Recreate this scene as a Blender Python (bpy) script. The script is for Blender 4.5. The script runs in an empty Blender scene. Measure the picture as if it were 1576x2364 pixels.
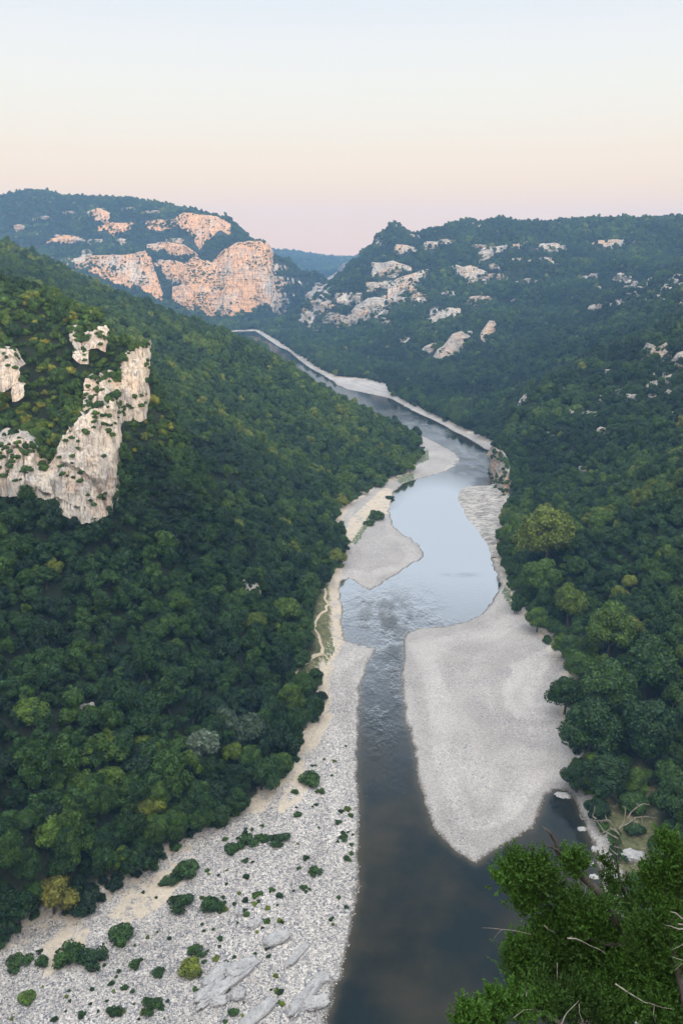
import bpy, math, random
import numpy as np
from mathutils import Vector

# ------------------------------------------------------------------ camera, sky, sun, exposure
S = bpy.context.scene
COL = S.collection
CAM_Z, PITCH, FPX = 150.0, math.radians(18.27), 1839.0
cam_data = bpy.data.cameras.new('camera')
cam = bpy.data.objects.new('camera', cam_data); COL.objects.link(cam)
cam.location = (0, 0, CAM_Z); cam.rotation_euler = (math.radians(90) - PITCH, 0, 0)
cam_data.sensor_fit = 'VERTICAL'; cam_data.sensor_height = 36; cam_data.lens = 28
cam_data.clip_start = 0.3; cam_data.clip_end = 60000
S.camera = cam
S.view_settings.view_transform = 'Standard'; S.view_settings.look = 'None'
S.view_settings.gamma = 1; S.view_settings.use_curve_mapping = False
S.view_settings.exposure = 0.0
S.cycles.use_denoising = True
S.cycles.max_bounces = 6; S.cycles.diffuse_bounces = 3; S.cycles.glossy_bounces = 2
S.cycles.volume_bounces = 1; S.cycles.transmission_bounces = 2
S.cycles.volume_step_rate = 5

SUN_EL, SUN_AZ = math.radians(11), math.radians(152)      # azimuth clockwise from +Y: behind the camera, to its right
W = bpy.data.worlds.new('World'); S.world = W; W.use_nodes = True
nt = W.node_tree; N = nt.nodes; L = nt.links
for n in list(N): N.remove(n)
wo = N.new('ShaderNodeOutputWorld'); bg = N.new('ShaderNodeBackground')
sky = N.new('ShaderNodeTexSky'); sky.sky_type = 'NISHITA'; sky.sun_disc = False
sky.sun_elevation = SUN_EL; sky.sun_rotation = SUN_AZ; sky.air_density = 1.2; sky.dust_density = 2.0; sky.altitude = 300
tc = N.new('ShaderNodeTexCoord'); sx = N.new('ShaderNodeSeparateXYZ'); L.new(tc.outputs['Generated'], sx.inputs[0])
rp = N.new('ShaderNodeValToRGB'); L.new(sx.outputs['Z'], rp.inputs[0])
def srgb(r, g, b):
    f = lambda c: (c/255/12.92) if c <= 10 else ((c/255+0.055)/1.055)**2.4
    return (f(r), f(g), f(b), 1)
stops = [(0.0, (1.18,.74,.47)), (0.020, (1.18,.76,.47)), (0.045, (1.17,.79,.50)), (0.083, (1.11,.86,.61)), (0.125, (1.03,.91,.74)),
         (0.17, (.98,.94,.84)), (0.21, (.93,.92,.89)), (0.25, (.84,.88,.91)), (0.40, (.74,.80,.87)), (0.65, (.50,.55,.62)), (1.0, (.49,.52,.57))]
el = rp.color_ramp.elements
el[0].position = 0; el[0].color = (*stops[0][1], 1); el[1].position = 1; el[1].color = (*stops[-1][1], 1)
for p, c in stops[1:-1]:
    e = el.new(p); e.color = (*c, 1)
sc10 = N.new('ShaderNodeVectorMath'); sc10.operation = 'SCALE'; sc10.inputs['Scale'].default_value = 0.10
L.new(sky.outputs[0], sc10.inputs[0])
mx = N.new('ShaderNodeMix'); mx.data_type = 'RGBA'; mx.inputs['Factor'].default_value = 0.96
L.new(sc10.outputs[0], mx.inputs[6]); L.new(rp.outputs[0], mx.inputs[7])
# sunset side behind the camera and zenith: sky boosted, unseen, to light the gorge
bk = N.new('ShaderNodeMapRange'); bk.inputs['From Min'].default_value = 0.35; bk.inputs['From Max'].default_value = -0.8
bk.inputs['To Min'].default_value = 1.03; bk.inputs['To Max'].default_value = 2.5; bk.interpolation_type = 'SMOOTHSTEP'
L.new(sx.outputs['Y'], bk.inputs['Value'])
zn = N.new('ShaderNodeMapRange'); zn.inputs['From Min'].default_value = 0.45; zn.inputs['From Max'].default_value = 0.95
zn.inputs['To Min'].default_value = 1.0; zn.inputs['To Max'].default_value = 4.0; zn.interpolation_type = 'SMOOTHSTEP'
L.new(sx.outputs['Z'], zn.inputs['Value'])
wm = N.new('ShaderNodeMix'); wm.data_type = 'RGBA'; wm.blend_type = 'MULTIPLY'; wm.inputs[7].default_value = (1.12, .98, .84, 1)
wf = N.new('ShaderNodeMapRange'); wf.inputs['From Min'].default_value = 0.2; wf.inputs['From Max'].default_value = -0.6; L.new(sx.outputs['Y'], wf.inputs['Value'])
L.new(wf.outputs[0], wm.inputs['Factor']); L.new(mx.outputs[2], wm.inputs[6])
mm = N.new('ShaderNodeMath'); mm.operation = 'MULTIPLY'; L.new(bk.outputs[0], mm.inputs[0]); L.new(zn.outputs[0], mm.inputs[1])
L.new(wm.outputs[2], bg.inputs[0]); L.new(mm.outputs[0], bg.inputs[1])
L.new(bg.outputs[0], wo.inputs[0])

sl = bpy.data.lights.new('sun', 'SUN'); so = bpy.data.objects.new('sun', sl); COL.objects.link(so)
sl.energy = 3.4; sl.angle = math.radians(12); sl.color = (1.0, 0.76, 0.54)
sdir = Vector((math.sin(SUN_AZ)*math.cos(SUN_EL), math.cos(SUN_AZ)*math.cos(SUN_EL), math.sin(SUN_EL)))
so.rotation_euler = sdir.to_track_quat('Z', 'Y').to_euler(); so.location = (0, -50, 400)

# ------------------------------------------------------------------ small helpers
SC = 1576/1568.0
cP, sP = math.cos(PITCH), math.sin(PITCH)
def ray(px, py):
    cx = (np.asarray(px, float)*SC-788)/FPX; cy = (1182-np.asarray(py, float)*SC)/FPX
    return cx, cP+cy*sP, -sP+cy*cP
def at_z(px, py, z=0.0):
    a, b, c = ray(px, py); t = (z-CAM_Z)/c
    return a*t, b*t, CAM_Z+c*t
def at_y(px, py, Y):
    a, b, c = ray(px, py); t = Y/b
    return a*t, b*t, CAM_Z+c*t
def proj(x, y, z):
    x = np.asarray(x, float); d = y*cP-(z-CAM_Z)*sP; u = y*sP+(z-CAM_Z)*cP
    d = np.where(np.abs(d) < 1e-3, 1e-3, d)
    return (788+FPX*x/d)/SC, (1182-FPX*u/d)/SC, d
def _hash(ix, iy, iz, seed):
    n = (ix.astype(np.uint32)*np.uint32(374761393) + iy.astype(np.uint32)*np.uint32(668265263)
         + iz.astype(np.uint32)*np.uint32(2246822519) + np.uint32((seed*3266489917) & 0xffffffff))
    n = (n ^ (n >> np.uint32(13)))*np.uint32(1274126177); n = (n ^ (n >> np.uint32(16)))*np.uint32(2654435761)
    n ^= n >> np.uint32(15)
    return n.astype(np.float64)/4294967296.0
def vnoise(x, y, z=0.0, seed=0):
    x = np.asarray(x, float); y = np.asarray(y, float)+0*x; z = np.asarray(z, float)+0*x
    xi = np.floor(x).astype(np.int64); yi = np.floor(y).astype(np.int64); zi = np.floor(z).astype(np.int64)
    fx, fy, fz = x-xi, y-yi, z-zi
    fx = fx*fx*fx*(fx*(fx*6-15)+10); fy = fy*fy*fy*(fy*(fy*6-15)+10); fz = fz*fz*fz*(fz*(fz*6-15)+10)
    r = 0
    for a in (0, 1):
        for b in (0, 1):
            for c in (0, 1):
                w = (fx if a else 1-fx)*(fy if b else 1-fy)*(fz if c else 1-fz)
                r = r+w*_hash(xi+a, yi+b, zi+c, seed)
    return r*2-1
def fbm(x, y, z=0.0, o=4, seed=0, g=0.5):
    r = 0; a = 1; t = 0
    for k in range(o):
        f = 2.03**k
        r = r+a*vnoise(np.asarray(x)*f, np.asarray(y)*f, np.asarray(z)*f, seed+k*17); t += a; a *= g
    return r/t
def ridged(x, y, z=0.0, o=4, seed=0):
    r = 0; a = 1; t = 0
    for k in range(o):
        f = 2.03**k
        r = r+a*(1-np.abs(vnoise(np.asarray(x)*f, np.asarray(y)*f, np.asarray(z)*f, seed+k*31))*2); t += a; a *= .5
    return r/t
def sstep(a, b, x):
    t = np.clip((x-a)/(b-a), 0, 1); return t*t*(3-2*t)
def inside(x, y, poly):
    x = np.asarray(x, float); y = np.asarray(y, float); r = np.zeros(x.shape, bool); n = len(poly)
    for i in range(n):
        x0, y0 = poly[i]; x1, y1 = poly[(i+1) % n]
        if y0 == y1: continue
        c = ((y0 > y) != (y1 > y)) & (x < (x1-x0)*(y-y0)/(y1-y0)+x0)
        r ^= c
    return r
def sdist(x, y, poly):
    x = np.asarray(x, float); y = np.asarray(y, float); d = np.full(x.shape, 1e12); n = len(poly)
    for i in range(n):
        x0, y0 = poly[i]; x1, y1 = poly[(i+1) % n]
        ex, ey = x1-x0, y1-y0; l = ex*ex+ey*ey
        if l < 1e-9: continue
        t = np.clip(((x-x0)*ex+(y-y0)*ey)/l, 0, 1)
        d = np.minimum(d, (x-x0-t*ex)**2+(y-y0-t*ey)**2)
    d = np.sqrt(d); return np.where(inside(x, y, poly), -d, d)
def mesh_from(name, verts, faces, mat=None, smooth=True, attrs=None):
    me = bpy.data.meshes.new(name)
    verts = np.asarray(verts, np.float32); faces = np.asarray(faces, np.int32)
    k = faces.shape[1]
    me.vertices.add(len(verts)); me.vertices.foreach_set('co', verts.ravel())
    me.loops.add(faces.size); me.loops.foreach_set('vertex_index', faces.ravel())
    me.polygons.add(len(faces)); me.polygons.foreach_set('loop_start', np.arange(0, faces.size, k, dtype=np.int32))
    me.polygons.foreach_set('loop_total', np.full(len(faces), k, np.int32))
    me.polygons.foreach_set('use_smooth', np.full(len(faces), smooth, bool))
    if attrs:
        for an, av in attrs.items():
            a = me.attributes.new(an, 'FLOAT', 'POINT'); a.data.foreach_set('value', np.asarray(av, np.float32))
    me.update(calc_edges=True)
    if mat: me.materials.append(mat)
    return me
def link(name, me, parent=None, label=None, cat=None, group=None, kind=None, loc=None):
    o = bpy.data.objects.new(name, me); COL.objects.link(o)
    if parent: o.parent = parent
    if label: o['label'] = label
    if cat: o['category'] = cat
    if group: o['group'] = group
    if kind: o['kind'] = kind
    if loc is not None: o.location = loc
    return o
def grid_faces(nr, nc):
    i = np.arange(nr*nc).reshape(nr, nc)
    return np.stack([i[:-1, :-1], i[:-1, 1:], i[1:, 1:], i[1:, :-1]], -1).reshape(-1, 4)

# ------------------------------------------------------------------ materials
class MT:
    def __init__(s, name):
        s.m = bpy.data.materials.new(name); s.m.use_nodes = True; s.t = s.m.node_tree
        s.b = s.t.nodes['Principled BSDF']; s.out = s.t.nodes['Material Output']
        s.co = s.n('ShaderNodeTexCoord').outputs['Object']
        s.b.inputs['Specular IOR Level'].default_value = 0.25
    def n(s, t): return s.t.nodes.new(t)
    def l(s, a, b): s.t.links.new(a, b)
    def geo(s): s.co = s.n('ShaderNodeNewGeometry').outputs['Position']
    def vec(s, scale=(1, 1, 1)):
        m = s.n('ShaderNodeMapping'); s.l(s.co, m.inputs[0]); m.inputs['Scale'].default_value = scale; return m.outputs[0]
    def noise(s, scale, detail=4, rough=.55, vs=None, dist=0):
        n = s.n('ShaderNodeTexNoise'); n.inputs['Scale'].default_value = scale; n.inputs['Detail'].default_value = detail
        n.inputs['Roughness'].default_value = rough; n.inputs['Distortion'].default_value = dist
        s.l(s.vec(vs) if vs else s.co, n.inputs['Vector']); return n.outputs[0]
    def vor(s, scale, out='Color', feature='F1'):
        n = s.n('ShaderNodeTexVoronoi'); n.feature = feature; n.inputs['Scale'].default_value = scale
        s.l(s.co, n.inputs['Vector']); return n.outputs[out]
    def ramp(s, f, st, interp='LINEAR'):
        r = s.n('ShaderNodeValToRGB'); s.l(f, r.inputs[0]); e = r.color_ramp.elements; r.color_ramp.interpolation = interp
        while len(e) > 1: e.remove(e[-1])
        for i, (p, c) in enumerate(st):
            if not isinstance(c, tuple): c = (c, c, c)
            x = e[0] if i == 0 else e.new(p)
            x.position = p; x.color = (*c[:3], 1)
        return r.outputs[0]
    def mix(s, f, a, b, mode='MIX'):
        m = s.n('ShaderNodeMix'); m.data_type = 'RGBA'; m.blend_type = mode
        for v, i in ((f, 0), (a, 6), (b, 7)):
            if hasattr(v, 'links'): s.l(v, m.inputs[i])
            elif isinstance(v, tuple): m.inputs[i].default_value = (*v[:3], 1)
            else: m.inputs[i].default_value = v
        return m.outputs[2]
    def attr(s, name, typ='GEOMETRY'):
        a = s.n('ShaderNodeAttribute'); a.attribute_name = name; a.attribute_type = typ; return a.outputs['Fac']
    def math(s, op, a, b=0.0, clamp=False):
        m = s.n('ShaderNodeMath'); m.operation = op; m.use_clamp = clamp
        for i, v in enumerate((a, b)):
            if hasattr(v, 'links'): s.l(v, m.inputs[i])
            else: m.inputs[i].default_value = v
        return m.outputs[0]
    def bump(s, h, strength=.5, dist=.2, prev=None):
        b = s.n('ShaderNodeBump'); b.inputs['Strength'].default_value = strength; b.inputs['Distance'].default_value = dist
        s.l(h, b.inputs['Height'])
        if prev: s.l(prev, b.inputs['Normal'])
        return b.outputs[0]
    def done(s, color=None, rough=.9, normal=None):
        if color is not None:
            if hasattr(color, 'links'): s.l(color, s.b.inputs['Base Color'])
            else: s.b.inputs['Base Color'].default_value = (*color[:3], 1)
        s.b.inputs['Roughness'].default_value = rough
        if normal: s.l(normal, s.b.inputs['Normal'])
        return s.m

def rock_color(m, k, orange=.5, pale=1.0):
    """limestone: cream with grey weathering, dark vertical streaks and ochre stains; k = feature size in metres"""
    a = m.noise(1/(k*5), 5, .6)
    base = m.ramp(a, [(.3, (.33*pale, .30*pale, .27*pale)), (.5, (.50*pale, .45*pale, .385*pale)), (.7, (.60*pale, .54*pale, .455*pale))])
    st = m.noise(1/(k*1.6), 4, .6, (1, 1, .16))
    base = m.mix(m.ramp(st, [(.50, 0.0), (.66, .75)]), base, (.30*pale, .30*pale, .31*pale))
    og = m.ramp(m.noise(1/(k*7), 3, .6, (1, 1, .7)), [(.62-.3*orange, 0.0), (.80-.3*orange, min(1, .85*orange+.1))])
    base = m.mix(og, base, (.62, .36, .19))
    ln = m.ramp(m.noise(1/(k*.45), 5, .7, (1, 1, .10)), [(.40, .8), (.50, 0.0)])
    base = m.mix(ln, base, (.17*pale, .16*pale, .15*pale))
    dk = m.ramp(m.noise(1/(k*.6), 5, .75, (1, 1, .35)), [(.33, .85), (.43, 0.0)])
    return m.mix(dk, base, (.10, .10, .085))
def rock_mat(name, k, orange=.5, pale=1.0, bed=1.0):
    m = MT(name); m.geo(); c = rock_color(m, k, orange, pale)
    h = m.math('ADD', m.noise(1/(k*.8), 6, .65, (1, 1, .5)), m.math('MULTIPLY', m.noise(1/(k*2), 3, .6, (.3, .3, 2.5)), bed))
    return m.done(c, .92, m.bump(h, 1.0, k*.9))
M_ROCK_NEAR = rock_mat('limestone near', 1.8, .40, 1.2, .15)
M_ROCK_FAR = rock_mat('limestone far warm', 9, 1.0, 1.08)  # ochre stains plus the warm evening glow on these faces, put into the colour
M_ROCK_E = rock_mat('limestone far pale', 5, .5, .84)
M_ROCK_DARK = rock_mat('limestone weathered brown', 2.2, .6, .85)
mt_ = MT('boulder limestone'); mt_.geo()
M_BOULDER = mt_.done(mt_.mix(mt_.ramp(mt_.noise(2.2, 5, .7), [(.34, .8), (.46, 0.0)]), mt_.ramp(mt_.noise(.5, 4, .6), [(.3, (.32, .315, .31)), (.7, (.50, .485, .465))]), (.16, .155, .15)), .9, mt_.bump(mt_.noise(1.6, 6, .7), .9, .5))
mt_ = MT('stepped limestone shelf'); mt_.geo()
M_SHELF = mt_.done(mt_.mix(mt_.ramp(mt_.noise(.42, 5, .75, (.55, 1.5, 1)), [(.40, .92), (.54, 0.0)]), mt_.ramp(mt_.noise(.12, 4, .6), [(.3, (.38, .35, .31)), (.7, (.60, .56, .50))]), (.13, .125, .12)), .9,
                   mt_.bump(mt_.noise(.5, 6, .7, (.5, 1.5, 1)), 1.0, 1.6))

def leaf_mat(name, stops, rough=.55):
    m = MT(name); t = m.attr('tint', 'INSTANCER')
    c = m.ramp(t, stops)
    m.geo(); v = m.noise(.55, 3, .6)
    c = m.mix(1.0, c, m.ramp(v, [(.3, .5), (.5, 1.0), (.7, 1.7)]), 'MULTIPLY')
    return m.done(c, rough)
M_OAK = leaf_mat('oak leaves', [(0, (.092, .125, .080)), (.05, (.008, .023, .008)), (.3, (.018, .046, .009)), (.55, (.036, .076, .010)), (.75, (.068, .115, .012)),
                               (.9, (.135, .150, .018)), (1, (.15, .10, .035))])
M_JUN = leaf_mat('juniper scales', [(0, (.035, .085, .010)), (.45, (.12, .27, .02)), (1, (.34, .56, .06))])
mt_ = MT('bark'); M_BARK = mt_.done(mt_.ramp(mt_.noise(9, 5, .6, (1, 1, .3)), [(.3, (.035, .03, .026)), (.7, (.11, .095, .08))]), .9)
mt_ = MT('dead wood'); M_DEAD = mt_.done(mt_.ramp(mt_.noise(14, 4, .6), [(.3, (.12, .105, .09)), (.7, (.34, .31, .27))]), .85)

# ground: forest floor with bare rock patches and dry grass
m = MT('ground'); m.geo()
floor = m.ramp(m.noise(.12, 5, .6), [(.3, (.010, .016, .008)), (.55, (.020, .027, .012)), (.78, (.05, .045, .025))])
bush = m.ramp(m.vor(.14, 'Distance'), [(.1, (.020, .034, .015)), (.6, (.010, .017, .009))])
floor = m.mix(.5, floor, bush)
gr = m.ramp(m.noise(.5, 4, .65), [(.35, (.06, .075, .028)), (.55, (.13, .125, .06)), (.72, (.30, .26, .18))])
c = m.mix(m.attr('grass'), floor, gr)
rk = rock_color(m, 6, .35, .95)
rf = m.math('ADD', m.attr('rock'), m.math('MULTIPLY', m.math('SUBTRACT', m.noise(.12, 5, .7), .5), 1.6))
c = m.mix(m.ramp(rf, [(.50, 0.0), (.62, 1.0)]), c, rk)
g_col = c; g_h = m.noise(.35, 6, .7)

# gravel banks
fine = m.attr('fine')
v1 = m.vor(3.3); v2 = m.vor(1.7); v3 = m.vor(5.5)
sep = m.n('ShaderNodeSeparateColor'); m.l(v1, sep.inputs[0])
st1 = m.ramp(sep.outputs[0], [(0, (.10, .115, .14)), (.22, (.24, .25, .27)), (.45, (.40, .38, .35)), (.7, (.56, .52, .47)), (1, (.80, .77, .72))])
sep2 = m.n('ShaderNodeSeparateColor'); m.l(v2, sep2.inputs[0])
st2 = m.ramp(sep2.outputs[1], [(0, (.13, .14, .16)), (.3, (.34, .33, .32)), (.75, (.58, .54, .49)), (1, (.78, .75, .70))])
pebb = m.mix(m.ramp(sep2.outputs[0], [(.68, 0.0), (.74, 1.0)]), st1, st2)
sep3 = m.n('ShaderNodeSeparateColor'); m.l(v3, sep3.inputs[0])
fing = m.ramp(sep3.outputs[0], [(0, (.30, .29, .285)), (.5, (.46, .44, .415)), (1, (.60, .575, .54))])
coarse_zone = m.ramp(m.noise(.055, 3, .55, None, 1.5), [(.40, 0.0), (.62, .6)])
fing = m.mix(coarse_zone, fing, m.mix(.45, pebb, (.36, .355, .36)))
gcol = m.mix(fine, pebb, fing)
lz = m.ramp(m.noise(.035, 4, .6), [(.35, (.72, .70, .675)), (.5, (.81, .785, .76)), (.65, (.89, .865, .835))])
gcol = m.mix(1.0, gcol, lz, 'MULTIPLY')
gcol = m.mix(1.0, gcol, m.ramp(m.attr('band'), [(.2, .86), (.5, .97), (.8, 1.05)]), 'MULTIPLY')
sand = m.ramp(m.noise(1.2, 4, .6), [(.3, (.42, .35, .26)), (.7, (.56, .48, .37))])
sf = m.math('ADD', m.attr('sand'), m.math('MULTIPLY', m.math('SUBTRACT', m.noise(.25, 5, .7), .5), 1.1))
gcol = m.mix(m.ramp(sf, [(.45, 0.0), (.58, .92)]), gcol, sand)
wt = m.attr('wet')
gcol = m.mix(m.math('MULTIPLY', wt, .9), gcol, (.075, .062, .042))
gn = m.attr('green')
gf = m.math('ADD', gn, m.math('MULTIPLY', m.math('SUBTRACT', m.noise(.9, 5, .7), .5), 1.5))
gcol = m.mix(m.ramp(gf, [(.5, 0.0), (.6, .9)]), gcol, (.055, .095, .025))
edge_f = m.ramp(m.math('ADD', m.math('MULTIPLY', m.attr('gd'), .12), m.math('MULTIPLY', m.math('SUBTRACT', m.noise(.35, 5, .7), .5), .8)), [(.38, 0.0), (.55, 1.0)])
land = m.mix(edge_f, gcol, g_col)
M_GROUND = M_GRAVEL = m.done(land, .93, m.bump(m.vor(2.6, 'Distance'), .5, .18, m.bump(g_h, .5, 1.2)))

# water
m = MT('river water'); m.geo()
dep = m.attr('depth'); rip = m.attr('ripple')
wc = m.ramp(dep, [(0, (.075, .064, .045)), (.25, (.035, .034, .026)), (.55, (.014, .020, .019)), (1, (.008, .013, .014))])
wc = m.mix(m.ramp(m.noise(.045, 4, .6), [(.40, 0.0), (.68, .75)]), wc, (.042, .036, .022))
wn = m.noise(.9, 4, .6, (1, .45, 1)); wn2 = m.noise(.28, 3, .6, (1, .6, 1))
h = m.math('ADD', m.math('MULTIPLY', wn, m.math('ADD', m.math('MULTIPLY', rip, 2.6), .06)),
           m.math('MULTIPLY', wn2, m.math('ADD', m.math('MULTIPLY', rip, .9), .05)))
nb = m.bump(h, .7, .5)
fr = m.n('ShaderNodeFresnel'); fr.inputs[0].default_value = 1.33; m.l(nb, fr.inputs['Normal'])
ff0 = m.ramp(fr.outputs[0], [(.02, .003), (.03, .010), (.04, .05), (.05, .15), (.08, .62), (.12, .95), (.28, .95), (1, 1.0)])
ff = m.math('MULTIPLY', ff0, m.math('ADD', m.math('MULTIPLY', m.attr('calm'), .85), .38), True)
gl = m.n('ShaderNodeBsdfGlossy'); gl.inputs['Roughness'].default_value = .06; m.l(nb, gl.inputs['Normal'])
df = m.n('ShaderNodeBsdfDiffuse')
foam = m.ramp(m.math('MULTIPLY', m.attr('foam'), m.noise(1.6, 5, .75, (1, .5, 1))), [(.42, 0.0), (.55, .9)])
m.l(m.mix(foam, wc, (.55, .58, .6)), df.inputs[0])
ms = m.n('ShaderNodeMixShader'); m.l(ff, ms.inputs[0]); m.l(df.outputs[0], ms.inputs[1]); m.l(gl.outputs[0], ms.inputs[2])
m.l(ms.outputs[0], m.out.inputs[0])
M_WATER = m.m

# ------------------------------------------------------------------ the plan of the gorge (traced shorelines laid on the water level)
LB = [(700,2520),(735,2420),(745,2340),(765,2270),(790,2200),(810,2130),(822,2040),(825,1960),(823,1860),(820,1760),(822,1680),(824,1620),(828,1570),
      (840,1530),(858,1500),(862,1488),(830,1480),(800,1472),(792,1465),(790,1440),(786,1410),(781,1370),(779,1345),(786,1334),(800,1328),(815,1335),
      (835,1350),(850,1357),(885,1335),(930,1305),(965,1285),(976,1270),(960,1250),(945,1235),(925,1228),(908,1215),(900,1200),(893,1175),(898,1150),
      (905,1130),(925,1112),(950,1103),(985,1095),(1020,1083),(1045,1070),(1057,1055),(1045,1040),(1010,1020),(975,1003),(940,993),(900,983),
      (850,965),(800,938),(740,900),(700,868),(650,832),(610,802),(570,775)]
RB = [(585,760),(600,770),(640,797),(660,805),(690,830),(710,845),(735,858),(765,876),(775,885),(800,895),(850,905),(885,913),(900,917),(950,945),
      (1000,968),(1040,990),(1080,1010),(1110,1030),(1128,1037),(1125,1070),(1130,1100),(1128,1115),(1100,1116),(1075,1116),(1055,1125),(1050,1145),
      (1060,1165),(1070,1185),(1085,1205),(1105,1230),(1115,1245),(1125,1270),(1130,1300),(1138,1320),(1148,1340),(1140,1365),(1120,1395),(1095,1415),
      (1060,1430),(1010,1440),(960,1443),(935,1455),(928,1475),(928,1510),(922,1560),(926,1610),(935,1660),(945,1700),(955,1760),(965,1810),(980,1860),
      (1000,1910),(1030,1940),(1060,1965),(1090,1978),(1130,1955),(1190,1925),(1225,1895),(1243,1860),(1252,1830),(1275,1815),(1305,1820),(1326,1855),
      (1346,1900),(1368,1960),(1386,2030),(1404,2150),(1420,2300),(1450,2450)]
def lay(pts): return [tuple(float(v) for v in at_z(a, b)[:2]) for a, b in pts]
WPOLY = [(-420, 40), (-160, 88)] + lay(LB) + [(-250, 1475), (-420, 1420), (-800, 1400), (-1200, 1450), (-1200, 1480), (-800, 1440), (-420, 1465), (-260, 1530)] + lay(RB) + [(40, 66), (0, 50), (-160, 20), (-420, -20)]
GL_ = [(0,2205),(100,2145),(190,2125),(230,2090),(330,2030),(400,1975),(480,1930),(520,1900),(590,1870),(640,1815),(680,1770),(715,1690),(752,1620),
       (748,1560),(768,1505),(785,1465),(782,1440),(778,1400),(772,1345),(780,1300),(795,1270),(772,1222),(795,1170),(845,1132),(900,1107),(945,1093),
       (950,1070),(978,1050),(968,1020),(925,992),(860,975),(800,948),(740,908),(700,876),(650,840),(610,808),(565,780)]
GR_ = [(585,759),(605,767),(650,795),(690,822),(735,852),(768,868),(800,870),(850,876),(885,886),(897,912),(955,939),(1045,982),(1128,1024),(1134,1040),
       (1136,1100),(1150,1135),(1158,1170),(1155,1215),(1140,1240),(1138,1290),(1158,1335),(1175,1385),(1215,1425),(1262,1500),(1285,1560),
       (1285,1620),(1305,1700),(1308,1800),(1331,1848),(1351,1896),(1373,1958),(1392,2035),(1411,2150),(1440,2300),(1470,2450)]
GPOLY = [(-420, 95), (-180, 128)] + lay(GL_) + [(-250, 1466), (-420, 1410), (-800, 1390), (-1200, 1440), (-1200, 1490), (-800, 1450), (-420, 1475), (-262, 1540)] + lay(GR_) + [(46, 62), (0, 46), (-160, 16), (-420, -25)]

# control points of the relief: (px, py, distance ahead, height of the trees standing there)
CT = []
def cp(px, py, Y, th=5.0):
    x, y, z = at_y(px, py, Y); CT.append((float(x), float(y), float(z)-th))
for a in [(960,1048,572),(860,972,618),(740,893,675),(620,808,702),(500,752,723),(350,703,722),(220,657,775),(100,598,815),(0,557,818),
          (500,1000,420),(500,1200,330),(500,1500,240),(500,1800,190),(300,1400,235),(300,1700,185),(300,1900,165),(50,1300,232),(50,1600,183),
          (50,1900,150),(50,2080,136),(700,1150,430),(700,1400,303),(650,1000,520),(400,850,560),(600,870,610),(800,1050,520),(870,1050,548),
          (380,1100,365),(400,960,440)]: cp(*a)
# spur with the pale cliff
for a in [(0,600,345),(130,640,332),(210,690,322),(280,745,314),(320,785,309),(100,800,303),(200,800,305),(100,950,288),(50,900,292),(160,880,293)]: cp(*a)
for a in [(0,1120,262),(80,1125,261),(130,1155,258),(200,1182,255),(255,1150,262),(0,1010,274),(150,1000,273),(210,965,273),(255,960,276),
          (290,870,299),(322,850,301),(295,965,292),(325,935,294)]: cp(*a, 0)
# far mountain on the left
for a in [(-300,470,2300),(0,455,2250),(100,449,2250),(200,449,2250),(300,455,2200),(400,467,2150),(450,480,2100),(500,502,2040),(550,532,1960),(590,557,1880),(612,575,1840),
          (350,570,1985),(420,600,1905),(100,520,2150),(0,540,2100)]: cp(*a, 6)
for a in [(262,512,2065),(330,505,2050),(430,490,2040),(520,505,1990),(262,532,2045),(400,532,2010),(455,575,1975),(528,540,1955),
          (170,596,1925),(250,588,1895),(335,578,1880),(280,660,1835),(365,680,1835),(520,575,1852),(600,560,1825),(520,728,1775),(570,700,1782),(605,690,1788),(637,705,1800),
          (440,590,1890),(440,690,1820),(480,722,1800)]: cp(*a, 0)
for a in [(660,690,2100),(640,740,1800),(600,752,1680),(700,690,2700),(740,650,3000),(655,660,2500)]: cp(*a, 6)
for a in [(560,570,3700),(620,586,3600),(690,590,3600),(740,598,3600),(790,603,3600),(860,600,3800)]: cp(*a, 8)
# right mountain
for a in [(688,742,1500),(690,694,1560),(720,662,1600),(790,612,1650),(830,583,1680),(850,560,1700),(875,540,1715),(905,524,1725),(940,531,1720),(1000,531,1750),(1050,508,1750),
          (1150,503,1700),(1280,506,1650),(1400,513,1550),(1500,505,1500),(1576,498,1450),(1750,490,1430),(780,650,1520),(950,650,1400),(800,740,1340),(1000,750,1150),(1050,830,990),
          (1150,700,1250),(1100,565,1500),(1300,650,1250),(1300,565,1420),(1180,820,920),(1000,870,915),(1230,790,900),(1450,640,1150),
          (1576,600,1000),(1576,660,850),(1450,750,790),(900,830,1090),(900,740,1240),(1100,930,760),(1380,730,950),(700,780,1450)]: cp(*a, 6)
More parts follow.
